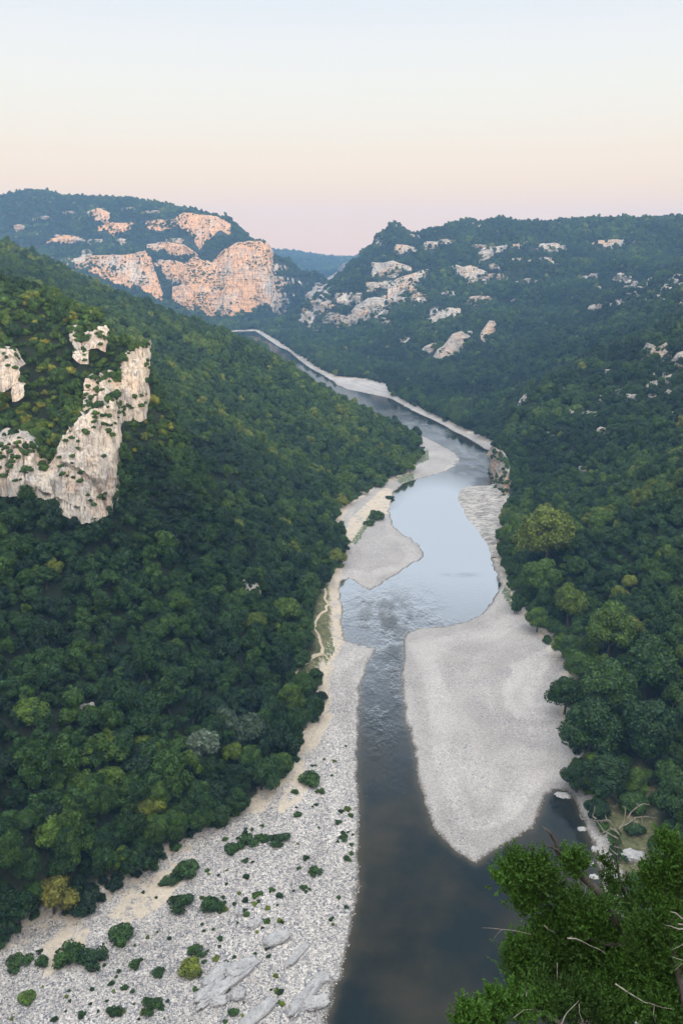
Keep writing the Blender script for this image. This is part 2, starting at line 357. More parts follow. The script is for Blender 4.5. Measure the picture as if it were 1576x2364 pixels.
# near hill on the right
for a in [(1150,990,570),(1200,920,582),(1300,842,600),(1400,802,620),(1490,762,640),(1576,722,660),(1200,1000,522),(1200,1150,430),(1300,1000,480),(1300,1200,352),
          (1450,1000,445),(1450,1200,325),(1576,1000,420),(1576,1200,318),(1576,1400,255),(1450,1400,278),(1350,1400,303),(1450,1600,238),
          (1576,1600,222),(1576,1850,178),(1500,1750,205),(1200,1250,385)]: cp(*a)
BS = [(lay([p])[0]+(1.3,)) for p in GL_[::1]+GR_[::1]]
WORLD = [(-420,100,2),(-180,130,2),(-420,-30,2),(-250,0,3),(0,44,2),(46,58,2),(185,745,26),(262,790,48),(150,720,16),
         (-210,170,60),(-250,260,115),(-290,350,155),(-340,470,150),(-450,800,170),(-700,1000,190),(-1100,1200,190),(-400,1400,4),(-800,1400,4),(-200,1150,14),(-300,1000,80),
         (-420,1640,4),(-800,1610,4),(-1200,1640,6),(-2500,2500,260),(-2500,1200,230),(-2000,0,180),(-2000,-1500,180),(0,-1500,190),(2000,-1500,190),
         (250,200,95),(220,330,88),(320,450,120),(430,600,140),(160,120,70),(110,90,32),(700,900,170),(900,400,180),(900,0,180),(1800,1000,200),(2500,2500,230),(0,9500,60),(-4000,9000,150),(4500,9000,150),
         (-1500,4500,200),(1500,4500,200),(0,5500,60),(-600,5500,70),(500,5500,80),(-1000,3600,170),(900,3600,190),
         (0,2,147.6),(-12,0,147),(14,0,147),(-40,0,142),(50,0,143),(0,9,141),(14,13,131),(30,14,133),(-30,12,120),(0,25,85),(30,32,80),(-25,28,70),(60,45,70),(85,60,50),(-80,0,100),(-160,-40,110),(-400,-120,140),(110,30,110),(0,-60,152),(0,-200,160),(-200,-300,165),(200,-200,165)]
CTR = np.array(CT+BS+WORLD)
_A = np.sqrt((CTR[:, None, 0]-CTR[None, :, 0])**2+(CTR[:, None, 1]-CTR[None, :, 1])**2+1.0)
_n = len(CTR); _M = np.zeros((_n+1, _n+1)); _M[:_n, :_n] = -_A+np.eye(_n)*-0.3; _M[:_n, _n] = 1; _M[_n, :_n] = 1
_w = np.linalg.solve(_M, np.append(CTR[:, 2], 0))
def rbf(x, y):
    x = np.asarray(x, float).ravel(); y = np.asarray(y, float).ravel(); r = np.full(x.shape, _w[_n])
    for i in range(0, len(x), 20000):
        a = x[i:i+20000, None]-CTR[None, :, 0]; b = y[i:i+20000, None]-CTR[None, :, 1]
        r[i:i+20000] -= np.sqrt(a*a+b*b+1.0) @ _w[:_n]
    return r
def heights(x, y):
    x = np.asarray(x, float).ravel(); y = np.asarray(y, float).ravel()
    z = rbf(x, y)
    dG = np.full(x.shape, 500.0); dW = np.full(x.shape, 500.0)
    near = (y < 1800) & (y > -120) & (np.abs(x) < 1300)
    dG[near] = sdist(x[near], y[near], GPOLY); dW[near] = sdist(x[near], y[near], WPOLY)
    dW = dW+fbm(x/2.6, y/2.6, 0, 3, 61)*.75+fbm(x/9, y/9, 0, 2, 62)*.8
    far = sstep(700, 1500, y)
    am = sstep(5, 70, dG)*sstep(20, 140, np.hypot(x, y))
    am = am*(1-.6*sstep(2900, 3300, y))*(1-.85*np.exp(-((x-110)/110)**2-((y-1700)/170)**2))
    z = z+am*((1-far)*(fbm(x/45, y/45, 0, 4, 3)*4.5+(ridged(x/60, y/110, 0, 3, 13)-.35)*9*(x > 60))+far*(1-.55*sstep(150, 200, z))*(fbm(x/170, y/170, 0, 5, 9)*13+(ridged(x/200, y/330, 0, 4, 5)-.4)*17+(ridged(x/95, y/260, 0, 3, 15)-.35)*13*(x > 60)))
    # benches of the limestone strata on the far mountains
    per = 34+6*vnoise(x/500, y/500, 0, 21); q = (z+5*fbm(x/120, y/120, 0, 3, 44))/per; fq = q-np.floor(q)
    st = (np.floor(q)+sstep(.30, .62, fq))*per-5*fbm(x/120, y/120, 0, 3, 44)
    ter = far*sstep(30, 60, z)*.75*sstep(-.25, .25, fbm(x/300, y/300, 0, 2, 70)+.1)
    z = z*(1-ter)+st*ter
    z = z+15*np.exp(-((x-107)/17)**2-((y-1722)/45)**2)-5*np.exp(-((x-150)/22)**2-((y-1722)/60)**2)
    cap = 147.2-2.7*np.maximum(0, np.hypot(np.maximum(y, 0), .3*x)-0.6)
    z = np.where((y > -3) & (y < 75), np.minimum(z, np.maximum(cap, 2+np.clip(dG, 0, 200)*.55)), z)
    z = np.maximum(z, 1.1+np.clip(dG, 0, 6)*.25)
    zin = np.where(dW > 0, .03+np.minimum(dW*.07, 1.2)+fbm(x/6, y/6, 0, 3, 8)*.12*sstep(0, 6, dW), -np.minimum(-dW*.3, 1.8)-.02)
    s = sstep(-1.5, 9, dG)
    return zin*(1-s)+np.maximum(z, zin)*s, dG, dW

GC, GY0, GK, GU, NC, NR = 160.0, -60.0, .0039, .80, 900, 972
_v = (GY0+GC)*np.exp(GK*np.arange(NR))-GC
_u = np.linspace(-GU, GU, NC)
GX = _u[None, :]*(_v[:, None]+GC); GYY = np.repeat(_v[:, None], NC, 1)
GZ, GDG, GDW = heights(GX, GYY)
GZ = GZ.reshape(NR, NC); GDG = GDG.reshape(NR, NC); GDW = GDW.reshape(NR, NC)
def samp(x, y, F=None):
    F = GZ if F is None else F
    x = np.asarray(x, float); y = np.asarray(y, float)
    r = np.clip(np.log((np.maximum(y, GY0+.1)+GC)/(GY0+GC))/GK, 0, NR-1.001); c = np.clip((x/(y+GC)+GU)/(2*GU)*(NC-1), 0, NC-1.001)
    i = r.astype(int); j = c.astype(int); fr_ = r-i; fc = c-j
    return (F[i, j]*(1-fr_)*(1-fc)+F[i+1, j]*fr_*(1-fc)+F[i, j+1]*(1-fr_)*fc+F[i+1, j+1]*fr_*fc)
_T = np.exp(np.linspace(math.log(60), math.log(6000), 2400))
def hit(px, py):
    a, b, c = ray(px, py); X = a*_T; Y = b*_T; Z = CAM_Z+c*_T
    k = np.nonzero(samp(X, Y) > Z)[0]
    i = k[0] if len(k) else len(_T)-1
    return float(X[i]), float(Y[i]), float(samp(X[i:i+1], Y[i:i+1])[0])

# ------------------------------------------------------------------ masks
PX, PY, PD = proj(GX, GYY, GZ)
# outcrops in the wooded slopes: px, py, width, height, how many rocks, spot
OUT = [
 ('far right mountain', 'e', [(1140,612,36,18,2),
   (1105,570,70,14,3),(905,690,60,40,7),(860,710,80,46,9),(930,660,60,30,6),(740,700,70,30,6),(705,728,40,34,3),
   (770,730,60,20,4),(720,755,40,14,3),(800,690,70,40,6),(740,670,50,30,6),(880,745,50,24,4),(1010,722,80,34,4),
   (1090,700,50,24,2),(1115,690,30,14,1),(1210,648,70,16,4),(1080,650,30,14,2),(860,560,50,18,3),(950,545,40,10,2),(1020,555,40,14,2),(1100,520,40,12,2),
   (1180,690,14,10,1),(1330,600,20,16,2),(1270,600,60,14,3),(1150,640,50,18,4),(960,690,50,30,5),(1030,675,40,16,3),(1200,600,60,14,4),(1350,640,50,16,4),(1120,650,30,20,2),(930,780,34,14,2)]),
 ('far left mountain', 'c', [(235,492,34,22,3),(155,552,70,16,4),(45,522,26,10,1),(95,505,40,10,3),(80,540,30,8,2),(215,555,40,12,2),(280,558,30,12,1),(200,590,40,22,4),(375,605,60,16,4),
   (410,640,50,24,5),(430,665,60,20,5),(160,490,40,8,2),(300,480,40,8,2),(350,488,40,8,1),(290,455,14,10,1),(640,650,30,12,2),(400,555,60,14,4)]),
 ('near right hill', 'f', [(1450,665,60,34,7),(1385,672,40,22,4),(1430,640,50,20,4),(1545,660,50,30,5),(1510,692,60,20,4),(1365,712,22,18,1),(1555,640,30,16,2),(1500,650,30,14,2),(1330,783,26,34,2),
   (1395,860,22,14,1),(1497,890,32,54,4),(1475,925,30,14,2),(1530,905,24,34,2),(1350,955,70,26,5),(1420,905,30,16,2),(1300,945,36,16,1),
   (1380,925,22,26,1),(1555,955,44,20,2),(1260,1003,30,18,1),(1380,995,16,20,1),(1205,1000,12,16,1),(1340,1080,16,20,1),(1460,915,34,12,1),(1415,700,50,26,5),(1560,705,40,24,4),(1480,690,50,20,4),(1535,870,40,24,3),(1440,840,40,16,3),(1290,905,20,20,2)]),
 ('near left slope', 'a', [(700,1013,8,16,1),(645,1030,12,18,1),(300,722,26,10,2),(365,780,14,12,1),(55,595,10,10,1),(200,1643,50,30,2),(205,690,10,14,1),(585,1135,6,8,1)])]
RM = np.zeros(GZ.shape)
for _, _, lst in OUT:
    for (a, b, w, h, n) in lst:
        s = np.exp(-(((PX-a)/(w*.55))**2+((PY-b)/(h*.55))**2)**2)
        RM = np.maximum(RM, np.where(PD > 0, s, 0)*.8)
gzy, gzx = np.gradient(GZ); 
sl_ = np.hypot(gzx/np.maximum(np.gradient(GX, axis=1), .01), gzy/np.maximum(np.gradient(GYY, axis=0), .01))
RM = np.maximum(RM, sstep(1.5, 2.4, sl_)*.62*sstep(500, 1200, GYY))
RM = np.maximum(RM, sstep(1.6, 2.6, sl_)*sstep(120, 60, GYY)*.8)
PATHZONE = [(672,1560),(700,1508),(728,1495),(712,1445),(738,1345),(762,1330),(790,1400),(795,1460),(770,1510),(752,1560),(700,1575)]
EARTH = [(1225,1435),(1330,1450),(1345,1500),(1300,1640),(1270,1560)]
EARTH2 = [(1340,1850),(1400,1800),(1470,1750),(1520,1810),(1510,1900),(1480,2060),(1400,2050)]
GRASSM = np.zeros(GZ.shape)
for pz in (PATHZONE, EARTH, EARTH2): GRASSM = np.maximum(GRASSM, inside(PX, PY, pz)*1.0)
GRASSM = np.maximum(GRASSM, sstep(7, 1, GDG)*(GDG > -3)*.8)
for _ in range(3):
    GRASSM[1:-1, 1:-1] = (GRASSM[:-2, 1:-1]+GRASSM[2:, 1:-1]+GRASSM[1:-1, :-2]+GRASSM[1:-1, 2:])/4

# ------------------------------------------------------------------ ground, gravel banks, water
V = np.stack([GX, GYY, GZ], -1).reshape(-1, 3)
F = grid_faces(NR, NC)
def sub(faces, zover=None):
    idx = np.unique(faces); mp = np.full(NR*NC, -1); mp[idx] = np.arange(len(idx)); v = V[idx].copy()
    if zover is not None: v[:, 2] = zover
    return idx, v, mp[faces]
dg = GDG.ravel(); dw = GDW.ravel()
isg = (dg[F].mean(1) < 0)
# bed and banks
fx = V[F][:, :, 0].mean(1); fy = V[F][:, :, 1].mean(1); fw = dw[F].mean(1)
bed = isg & (fw < -1.5)
MUD = MT('river bed'); MUD.geo(); M_BED = MUD.done(MUD.ramp(MUD.vor(1.5), [(0, (.05, .05, .04)), (1, (.16, .14, .1))]), .9)
idx, v, f = sub(F[bed]); link('river_bed', mesh_from('river_bed', v, f, M_BED), kind='structure')
fpx, fpy, _ = proj(fx, fy, 0)
bank = isg & ~bed
rshelf = bank & (fpx > 1040) & (fpy > 1060) & (fpy < 1300) & (fy > 380)
near_right = bank & (fpx > 870) & (fpy > 1360) & ~rshelf
near_left = bank & (fpx <= 870) & (fpy > 1420)
up_left = bank & (fpx < 1062) & (fpy <= 1420) & (fpy > 980) & ~rshelf & ~near_right
rest = bank & ~(rshelf | near_right | near_left | up_left)
XX, YY = V[:, 0], V[:, 1]; ppx, ppy, _ = proj(XX, YY, 0*XX)
finef = np.where((ppx > 880) | (ppy < 1420), .9, .12+.55*sstep(1900, 1480, ppy))
sandf = sstep(-4, -.5, dg)*np.where(ppy > 1880, .47, .60)*(ppx < 860)+sstep(-3, -.5, dg)*.5*(ppx >= 860)*(ppy < 1700)
SAND = [[(290,2060),(400,1985),(440,2010),(390,2075),(350,2110),(300,2130),(240,2120)], [(640,1850),(690,1760),(720,1790),(690,1850),(640,1880)],
        [(800,1200),(880,1120),(905,1125),(892,1180),(850,1190),(810,1260),(785,1250)], [(100,2180),(160,2130),(210,2140),(190,2200),(100,2260)], [(745,1640),(770,1640),(720,1740),(700,1730)]]
for sp in SAND: sandf = np.maximum(sandf, inside(ppx, ppy, sp)*.6)
greenf = np.zeros(len(XX))
for gp in [[(850,1180),(860,1190),(830,1240),(815,1262),(806,1250)], [(940,1050),(985,1035),(985,1060),(950,1075),(940,1095)], [(905,1100),(950,1088),(950,1104),(915,1112)],
           [(1160,1340),(1185,1390),(1170,1400),(1150,1360)], [(730,1500),(765,1470),(770,1500),(748,1540)]]:
    greenf = np.maximum(greenf, inside(ppx, ppy, gp)*.62)
wetf = sstep(1.0, .3, dw)*(dw > -1.5)
gdf = np.clip(dg, -12, 20)
bandf = np.clip(.5+.75*vnoise(dw/4.2+fbm(XX/22, YY/22, 0, 2, 90)*1.6, XX/90, YY/90, 91)+.25*fbm(XX/14, YY/30, 0, 3, 92), 0, 1)
def ATT(idx): return {'gd': gdf[idx], 'rock': RM.ravel()[idx], 'grass': GRASSM.ravel()[idx], 'fine': finef[idx], 'sand': sandf[idx], 'wet': wetf[idx], 'green': greenf[idx], 'band': bandf[idx]}
idx, v, f = sub(F[~isg])
link('ground', mesh_from('ground', v, f, M_GROUND, True, ATT(idx)), kind='structure')
for nm, msk in (('gravel_bank', near_left), ('gravel_bank', near_right), ('gravel_bank', up_left), ('gravel_bank', rest)):
    idx, v, f = sub(F[msk])
    link(nm, mesh_from(nm, v, f, M_GRAVEL, True, ATT(idx)), kind='structure')
idx, v, f = sub(F[rshelf])
v[:, 2] += (np.floor(3*(fbm(v[:, 0]/14, v[:, 1]/7, 0, 3, 51)+.5))*.35+.3*fbm(v[:, 0]/3, v[:, 1]/2, 0, 3, 52))*sstep(.2, 1.5, dw[idx])
link('rock_shelf', mesh_from('rock_shelf', v, f, M_SHELF), kind='structure')
idx, v, f = sub(F[(dw[F].mean(1) < 2.5)], 0.0)
wx, wy = v[:, 0], v[:, 1]; wpx, wpy, _ = proj(wx, wy, 0*wx)
def blob(a, b, w, h, p=2): return np.exp(-(((wpx-a)/w)**2+((wpy-b)/h)**2)**p)
rip_ = (.35+.65*sstep(-.35, .35, fbm(wx/5, wy/9, 0, 3, 66)))*np.maximum.reduce([blob(890,1420,85,62,1)*.9, blob(860,1385,50,30,1)*.8, blob(960,1428,60,18,1)*.6, blob(905,1500,40,60,1)*.8, blob(1070,1065,60,26,1)*.8, blob(960,990,90,16)*.5, blob(900,960,60,16)*.5, blob(1060,1316,40,7,1)*.25,
                          blob(880,1620,60,120,1)*.35, blob(900,2000,200,500,1)*.10, blob(1110,1110,30,18)*.6])
foam_ = np.maximum.reduce([blob(890,1458,40,12,1)*.62, blob(870,962,30,5)*.9, blob(1090,1105,25,8)*.7, blob(897,1485,14,30,1)*.62])
dwi = -dw[idx]
calm_ = np.clip(sstep(1165, 1215, wpy+.0*wpx)*1.0+blob(1000, 1200, 130, 110), 0, 1)*(1-np.clip(rip_*.75, 0, 1))+.35*blob(960, 990, 110, 20)+.3*blob(1070, 1050, 60, 30)
depth_ = np.clip(sstep(0, 3.2, dwi)*.75+.25*vnoise(wx/12, wy/20, 0, 5)*sstep(2, 8, dwi)+.12, 0, 1)
shal = np.maximum(blob(850,1372,70,22,1), blob(840,1470,40,14,1))
depth_ = depth_*(1-.6*shal)
link('water', mesh_from('water', v, f, M_WATER, True, {'ripple': rip_, 'foam': foam_, 'depth': depth_, 'calm': calm_}), kind='structure')

# hills outside the detailed wedge, coarser
cx_ = np.linspace(-4500, 4500, 181); cy_ = np.linspace(-1500, 4300, 117)
CXX, CYY = np.meshgrid(cx_, cy_); cz, _, _ = heights(CXX, CYY)
cv = np.stack([CXX.ravel(), CYY.ravel(), cz-1.5], -1); cf = grid_faces(117, 181)
mx_ = cv[cf][:, :, 0]; my_ = cv[cf][:, :, 1]
inw = ((np.abs(mx_) < GU*(my_+GC)-2) & (my_ > GY0+1) & (my_ < _v[-1]-5)).all(1)
link('hills', mesh_from('hills', cv, cf[~inw], M_GROUND, True, {'gd': cv[:, 2]*0+9, 'band': cv[:, 2]*0+.5, 'rock': cv[:, 2]*0, 'grass': cv[:, 2]*0}), kind='structure')

# ------------------------------------------------------------------ cliffs
CLIFFPOLY = []     # (image outline used to keep trees off the faces, keep probability)
CLIFFPTS = []
BRINK = []
def cliff(name, cols, mat, k, nx, ny, seed, amp, keep=0.0, bushes=0, lean=.25, label=None, cat=None, holes=0.0):
    """a rock face: cols = px, top py, foot py, distance of the foot, distance of the top"""
    c = np.array(cols, float); s = np.concatenate([[0], np.cumsum(np.hypot(np.diff(c[:, 0]), np.diff(c[:, 2])*.4))]); ss = np.linspace(0, s[-1], nx)
    g = [np.interp(ss, s, c[:, i]) for i in range(5)]
    wob = (fbm(ss/9, 0*ss, seed, 3, seed)*3)*min(1, .25+(c[:, 2]-c[:, 1]).mean()/90)
    g[1] = g[1]+wob*.8; g[2] = g[2]+wob
    if k < 2.1 and g[3].mean() < 320: g[3] = g[3]-6; g[4] = g[4]-6
    T = np.stack(at_y(g[0], g[1], g[4]), -1); Fo = np.stack(at_y(g[0], g[2], g[3]), -1)
    t = np.linspace(0, 1, ny); rows = []
    hgt = (T[:, 2]-Fo[:, 2]).mean()
    for q in (1.0, .55, .25, .08): rows.append(T+np.array([0, 1, .08])*hgt*.55*q)
    for q in t:
        p = T*(1-q)+Fo*q
        bul = math.sin(math.pi*q)*.05*hgt
        p = p-np.array([0, 1, 0])*bul; rows.append(p)
    for q in (.12, .3): rows.append(Fo+np.array([0, -.15, -1])*hgt*q)
    P = np.array(rows); R, Cn = P.shape[:2]
    du = np.gradient(P, axis=1); dv = np.gradient(P, axis=0); nn = np.cross(du, dv); nn /= np.linalg.norm(nn, axis=-1, keepdims=True)+1e-9
    flip = np.sign((nn*(np.array([0, 0, CAM_Z])-P)).sum(-1)); nn *= flip[..., None]
    x, y, z = P[..., 0], P[..., 1], P[..., 2]
    d = fbm(x/(k*5), y/(k*5), z/(k*10), 3, seed)*2.6+ridged(x/(k*2.2), y/(k*2.2), z/(k*10), 4, seed+3)*1.5-np.abs(fbm(x/(k*9), y/(k*9), z/(k*1.5), 3, seed+7))*(.25 if k < 2.1 else .9)+fbm(x/(k*.7), y/(k*.7), z/(k*.9), 3, seed+9)*.45
    # ledges: the face steps back at irregular beds
    led = z/(k*3.2)+fbm(x/(k*8), y/(k*8), 0, 2, seed+11)*1.2; lf = led-np.floor(led)
    cl_ = 1-np.abs(2*vnoise(x/(k*4.5)+.3*z/(k*9), y/(k*4.5), z/(k*24), seed+19)); d = d-2.4*sstep(.80, .97, cl_)*sstep(-.3, .2, fbm(x/(k*9), y/(k*9), z/(k*8), 2, seed+29))
    d = d+(sstep(.0, .8, 1-lf)-.5)*(.2 if k < 2.1 else .55)*sstep(-.2, .3, fbm(x/(k*7), y/(k*7), z/(k*4), 2, seed+13))
    if holes: d = d-holes*sstep(.02, .35, fbm(x/(k*5), y/(k*5), z/(k*4), 3, seed+41)+.12)
    fade = np.ones(R); fade[0] = .1; fade[1] = .4; fade[2] = .8
    P = P+nn*(d*amp*fade[:, None])[..., None]
    o = link(name, mesh_from(name, P.reshape(-1, 3), grid_faces(R, Cn), mat), kind='structure')
    if label: o['label'] = label; o['category'] = cat
    CLIFFPOLY.append(([(a, b) for a, b in zip(c[:, 0], c[:, 1])]+[(a, b) for a, b in zip(c[::-1, 0], c[::-1, 2])], keep, float(c[:, 3].min())))
    if k < 2.1 and g[3].mean() < 320:
        rb = np.random.RandomState(seed+5); q_ = 0.0
        for jx in range(0, T.shape[0]-1):
            q_ += np.linalg.norm(T[jx+1]-T[jx])
            if q_ > 1.5:
                q_ = 0.0; BRINK.append((T[jx, 0]+rb.normal()*.6, T[jx, 1]+rb.uniform(-.3, 3.5), T[jx, 2]-rb.uniform(.2, 1.6), .26+.42*rb.rand()**1.5, rb.rand()))
    if bushes:
        rg = np.random.RandomState(seed); k_ = 0
        while k_ < bushes:
            i = rg.randint(4, R-2); j = rg.randint(0, Cn)
            if vnoise(P[i, j, 0]/(k*5), P[i, j, 2]/(k*2.6), 0, seed+77) < .12 and rg.rand() < .93: continue
            CLIFFPTS.append((*P[i, j], k, rg.rand())); k_ += 1
    return o
# near left cliff: lower wall, the shadowed right-hand buttress, the upper left pieces
cliff('cliff', [(-80,1000,1110,270,276),(-10,1003,1106,264,274),(30,1006,1103,262,272),(62,1022,1108,261,270),(84,1060,1118,260,268),(106,1078,1132,259,266),(122,1062,1140,258,266),(140,1010,1148,257,267),(165,985,1160,256,268),
                (185,960,1167,255,268),(215,945,1163,257,270),(240,935,1148,260,272),(256,925,1140,263,275),(266,905,1128,268,278),(272,930,1060,274,283),(276,960,1000,284,292)],
      M_ROCK_NEAR, 1.8, 560, 300, 4, .85, 0, 150)
cliff('cliff', [(196,872,960,280,290),(215,880,962,279,289),(235,860,958,280,289),(255,868,950,281,290),(266,880,965,284,292),(276,830,958,287,296),(284,815,952,289,297),(300,805,945,291,299),(315,802,938,292,300),(326,800,935,294,302),
                (334,790,925,297,305),(338,800,880,303,312)], M_ROCK_NEAR, 1.5, 340, 260, 14, .75, 0, 70)
cliff('cliff', [(-60,800,900,290,297),(-10,800,885,290,296),(10,803,878,290,296),(24,808,868,290,295),(36,830,862,290,294),(46,845,856,291,294)], M_ROCK_NEAR, 1.5, 180, 160, 24, .6, 0, 10)
cliff('cliff', [(28,880,915,286,289),(45,878,912,286,289),(56,884,900,286,289)], M_ROCK_NEAR, 1.0, 90, 80, 34, .4)
cliff('cliff', [(160,752,772,306,310),(175,748,790,305,310),(190,770,800,304,309),(210,765,792,304,309),(225,752,790,304,309),(243,752,800,304,309),(247,762,800,303,308)], M_ROCK_NEAR, 1.2, 200, 110, 44, .6, 0, 60)
cliff('cliff', [(168,808,816,298,301),(185,806,830,297,301),(204,810,832,297,301)], M_ROCK_NEAR, 1.0, 90, 60, 54, .4, 0, 4)
# far left mountain
cliff('cliff', [(250,522,530,2045,2060),(265,514,532,2040,2058),(330,508,530,2030,2050),(400,502,530,2015,2035),(420,490,555,2000,2030),(440,490,562,1990,2025),(456,494,578,1975,2020),(480,496,548,1965,2005),(500,499,545,1955,1995),
                (520,508,542,1945,1980),(530,518,538,1945,1965)], M_ROCK_FAR, 9, 360, 130, 64, 1.0, .05, 330)
cliff('cliff', [(120,592,598,1925,1940),(165,596,608,1900,1915),(200,590,622,1870,1905),(250,588,645,1850,1890),(300,585,662,1835,1880),(330,578,670,1830,1875),(345,595,676,1828,1868),(360,635,682,1826,1855),(375,675,692,1825,1838)],
      M_ROCK_FAR, 8, 340, 160, 74, 1.0, .1, 420)
cliff('cliff', [(425,605,670,1822,1855),(445,592,700,1806,1850),(470,600,715,1798,1845),(486,604,724,1792,1842),(500,590,700,1792,1842),(515,575,718,1776,1835),(530,565,732,1765,1830),(545,560,722,1768,1826),(570,556,704,1772,1822),(598,556,694,1778,1820),
                (612,565,690,1782,1820),(622,582,700,1786,1822),(628,625,706,1794,1822),(640,700,712,1806,1815)], M_ROCK_FAR, 9, 480, 300, 84, 1.15, .06, 620)
# the foot of the near right hill, undercut by the river
cliff('cliff', [(1122,1055,1098,548,553),(1130,1040,1110,528,548),(1136,1035,1125,508,535),(1146,1040,1140,492,522),(1158,1045,1150,482,512),(1168,1060,1150,482,505),(1182,1090,1130,490,503)], M_ROCK_DARK, 2.4, 200, 240, 94, .8, .1, 120)

def acliff(cols, mat, k, seed, amp, bushes, steep=.45, keep=.3):
    """a smaller face set in the slope: px, top py, foot py; the distances come from the relief"""
    out = []
    for a, t_, f_ in cols:
        yf = hit(a, f_)[1]; yt = hit(a, t_)[1]; out.append([a, t_, f_, yf-2, yf-2+max(3, (yt-yf)*steep)])
    o = np.array(out); 
    for c in (3, 4):
        o[1:-1, c] = (o[:-2, c]+o[1:-1, c]*2+o[2:, c])/4
    w = o[-1, 0]-o[0, 0]; h = (o[:, 2]-o[:, 1]).max()
    cliff('cliff', [tuple(q) for q in o], mat, k, int(max(40, w*.9)), int(max(24, h*1.0)), seed, amp, keep, int(bushes*1.8), holes=3.2)
for q, (cols, nb) in enumerate([
    ([(775,618,628),(789,604,632),(810,606,640),(830,608,645),(855,603,640),(880,605,642),(905,600,636),(928,608,638),(945,612,622)], 60),
    ([(903,572,580),(910,562,584),(935,563,582),(960,572,580)], 8), ([(972,560,576),(980,554,578),(1005,556,572)], 4),
    ([(1095,580,584),(1140,566,578),(1185,560,576),(1210,553,570),(1240,560,575),(1270,558,578),(1300,568,576)], 40),
    ([(1355,562,566),(1375,552,570),(1410,550,570),(1440,551,562),(1470,547,552)], 18),
    ([(1038,612,618),(1048,608,630),(1065,614,645),(1085,610,645),(1100,618,640),(1118,625,634)], 16), ([(1100,598,606),(1112,585,604),(1133,580,590)], 4),
    ([(995,825,838),(1005,806,838),(1020,798,834),(1040,770,828),(1060,763,806),(1086,762,785)], 20), ([(962,812,822),(975,797,822),(990,790,816),(1008,786,797)], 6),
    ([(972,742,750),(990,731,748),(1010,718,743),(1030,708,738),(1057,710,730)], 10), ([(1103,772,786),(1114,752,784),(1126,738,776),(1139,740,756)], 4),
    ([(798,728,745),(815,706,746),(840,690,740),(865,684,722),(892,690,704)], 30), ([(750,730,742),(770,722,748),(805,730,752)], 12),
    ([(690,712,742),(705,698,744),(725,690,735),(752,702,722)], 24), ([(700,670,690),(725,655,690),(750,640,668),(775,625,650)], 30),
    ([(890,655,690),(915,640,672),(950,628,655),(985,618,630)], 40), ([(840,650,672),(870,648,668),(900,645,660)], 20)]):
    acliff(cols, M_ROCK_E, 5, 200+q, .75, nb)
for q, (cols, nb) in enumerate([([(1186,940,966),(1194,920,975),(1206,906,972),(1222,908,955),(1243,922,938)], 16), ([(1474,812,824),(1490,790,832),(1512,802,836),(1542,786,818)], 16),
    ([(1483,768,776),(1510,752,770),(1548,758,768)], 6), ([(1545,830,846),(1560,812,842),(1585,806,840)], 6), ([(1366,704,720),(1378,698,722)], 2)]):
    acliff(cols, M_ROCK_E, 2.6, 300+q, .6, nb, .5)
for q, (cols, nb) in enumerate([([(200,486,500),(225,478,505),(252,490,515)], 14), ([(108,552,562),(150,540,558),(190,546,553)], 14), ([(338,562,574),(370,556,580),(420,562,588),(452,582,602)], 26),
    ([(372,604,625),(400,600,645),(432,612,660)], 30), ([(225,520,530),(262,512,532),(300,512,530)], 14), ([(395,660,690),(420,655,710),(445,670,722)], 30)]):
    acliff(cols, M_ROCK_FAR, 7, 360+q, .8, nb, .4)
for q, (cols, nb) in enumerate([([(562,1330,1362),(575,1318,1372),(590,1318,1368),(602,1330,1350)], 14)]):
    acliff(cols, M_ROCK_NEAR, 1.4, 330+q, .5, nb, .5)
# ------------------------------------------------------------------ rock outcrops
def rock_mesh(name, seed, mat, n=40, sq=1.0):
    th = np.linspace(0, 2*math.pi, n, endpoint=False); ph = np.linspace(-1.2, math.pi/2, n//2)
    TH, PH = np.meshgrid(th, ph); x = np.cos(PH)*np.cos(TH); y = np.cos(PH)*np.sin(TH); z = np.sin(PH)
    p = 3.5; q = (np.abs(x)**p+np.abs(y)**p+np.abs(z)**p)**(1/p); x, y, z = x/q, y/q, z/q
    r = 1+.42*fbm(x*1.6+seed, y*1.6, z*1.2, 3, seed)+.26*ridged(x*3.2+seed, y*3.2, z*.9, 4, seed+5)+.10*fbm(x*8, y*8, z*8, 3, seed)
    ld = z*3+seed; lf = ld-np.floor(ld); r = r+.10*(1-lf)
    P = np.stack([x*r, y*r, z*r*sq], -1); R = len(ph)
    i = np.arange(R*n).reshape(R, n); j = np.roll(i, -1, 1)
    f = np.stack([i[:-1], j[:-1], j[1:], i[1:]], -1).reshape(-1, 4)
    return mesh_from(name, P.reshape(-1, 3), f, mat)
RKE = [rock_mesh('rock_outcrop', 10+i, M_ROCK_E) for i in range(4)]
RKF = [rock_mesh('rock_outcrop', 20+i, rock_mat('outcrop limestone', 2.0, .15, 1.05) if i == 0 else None) for i in range(4)]
for me in RKF[1:]: me.materials.append(RKF[0].materials[0])
ROCKS = []
RSH = []
rg = np.random.RandomState(5); random.seed(5)
OUTSPOT = {'e': 'on the wooded far right mountainside', 'c': 'on the hazy wooded far left mountain', 'f': 'among the trees of the right hill', 'a': 'poking out of the left forest slope'}
def where(px, py):
    return ''
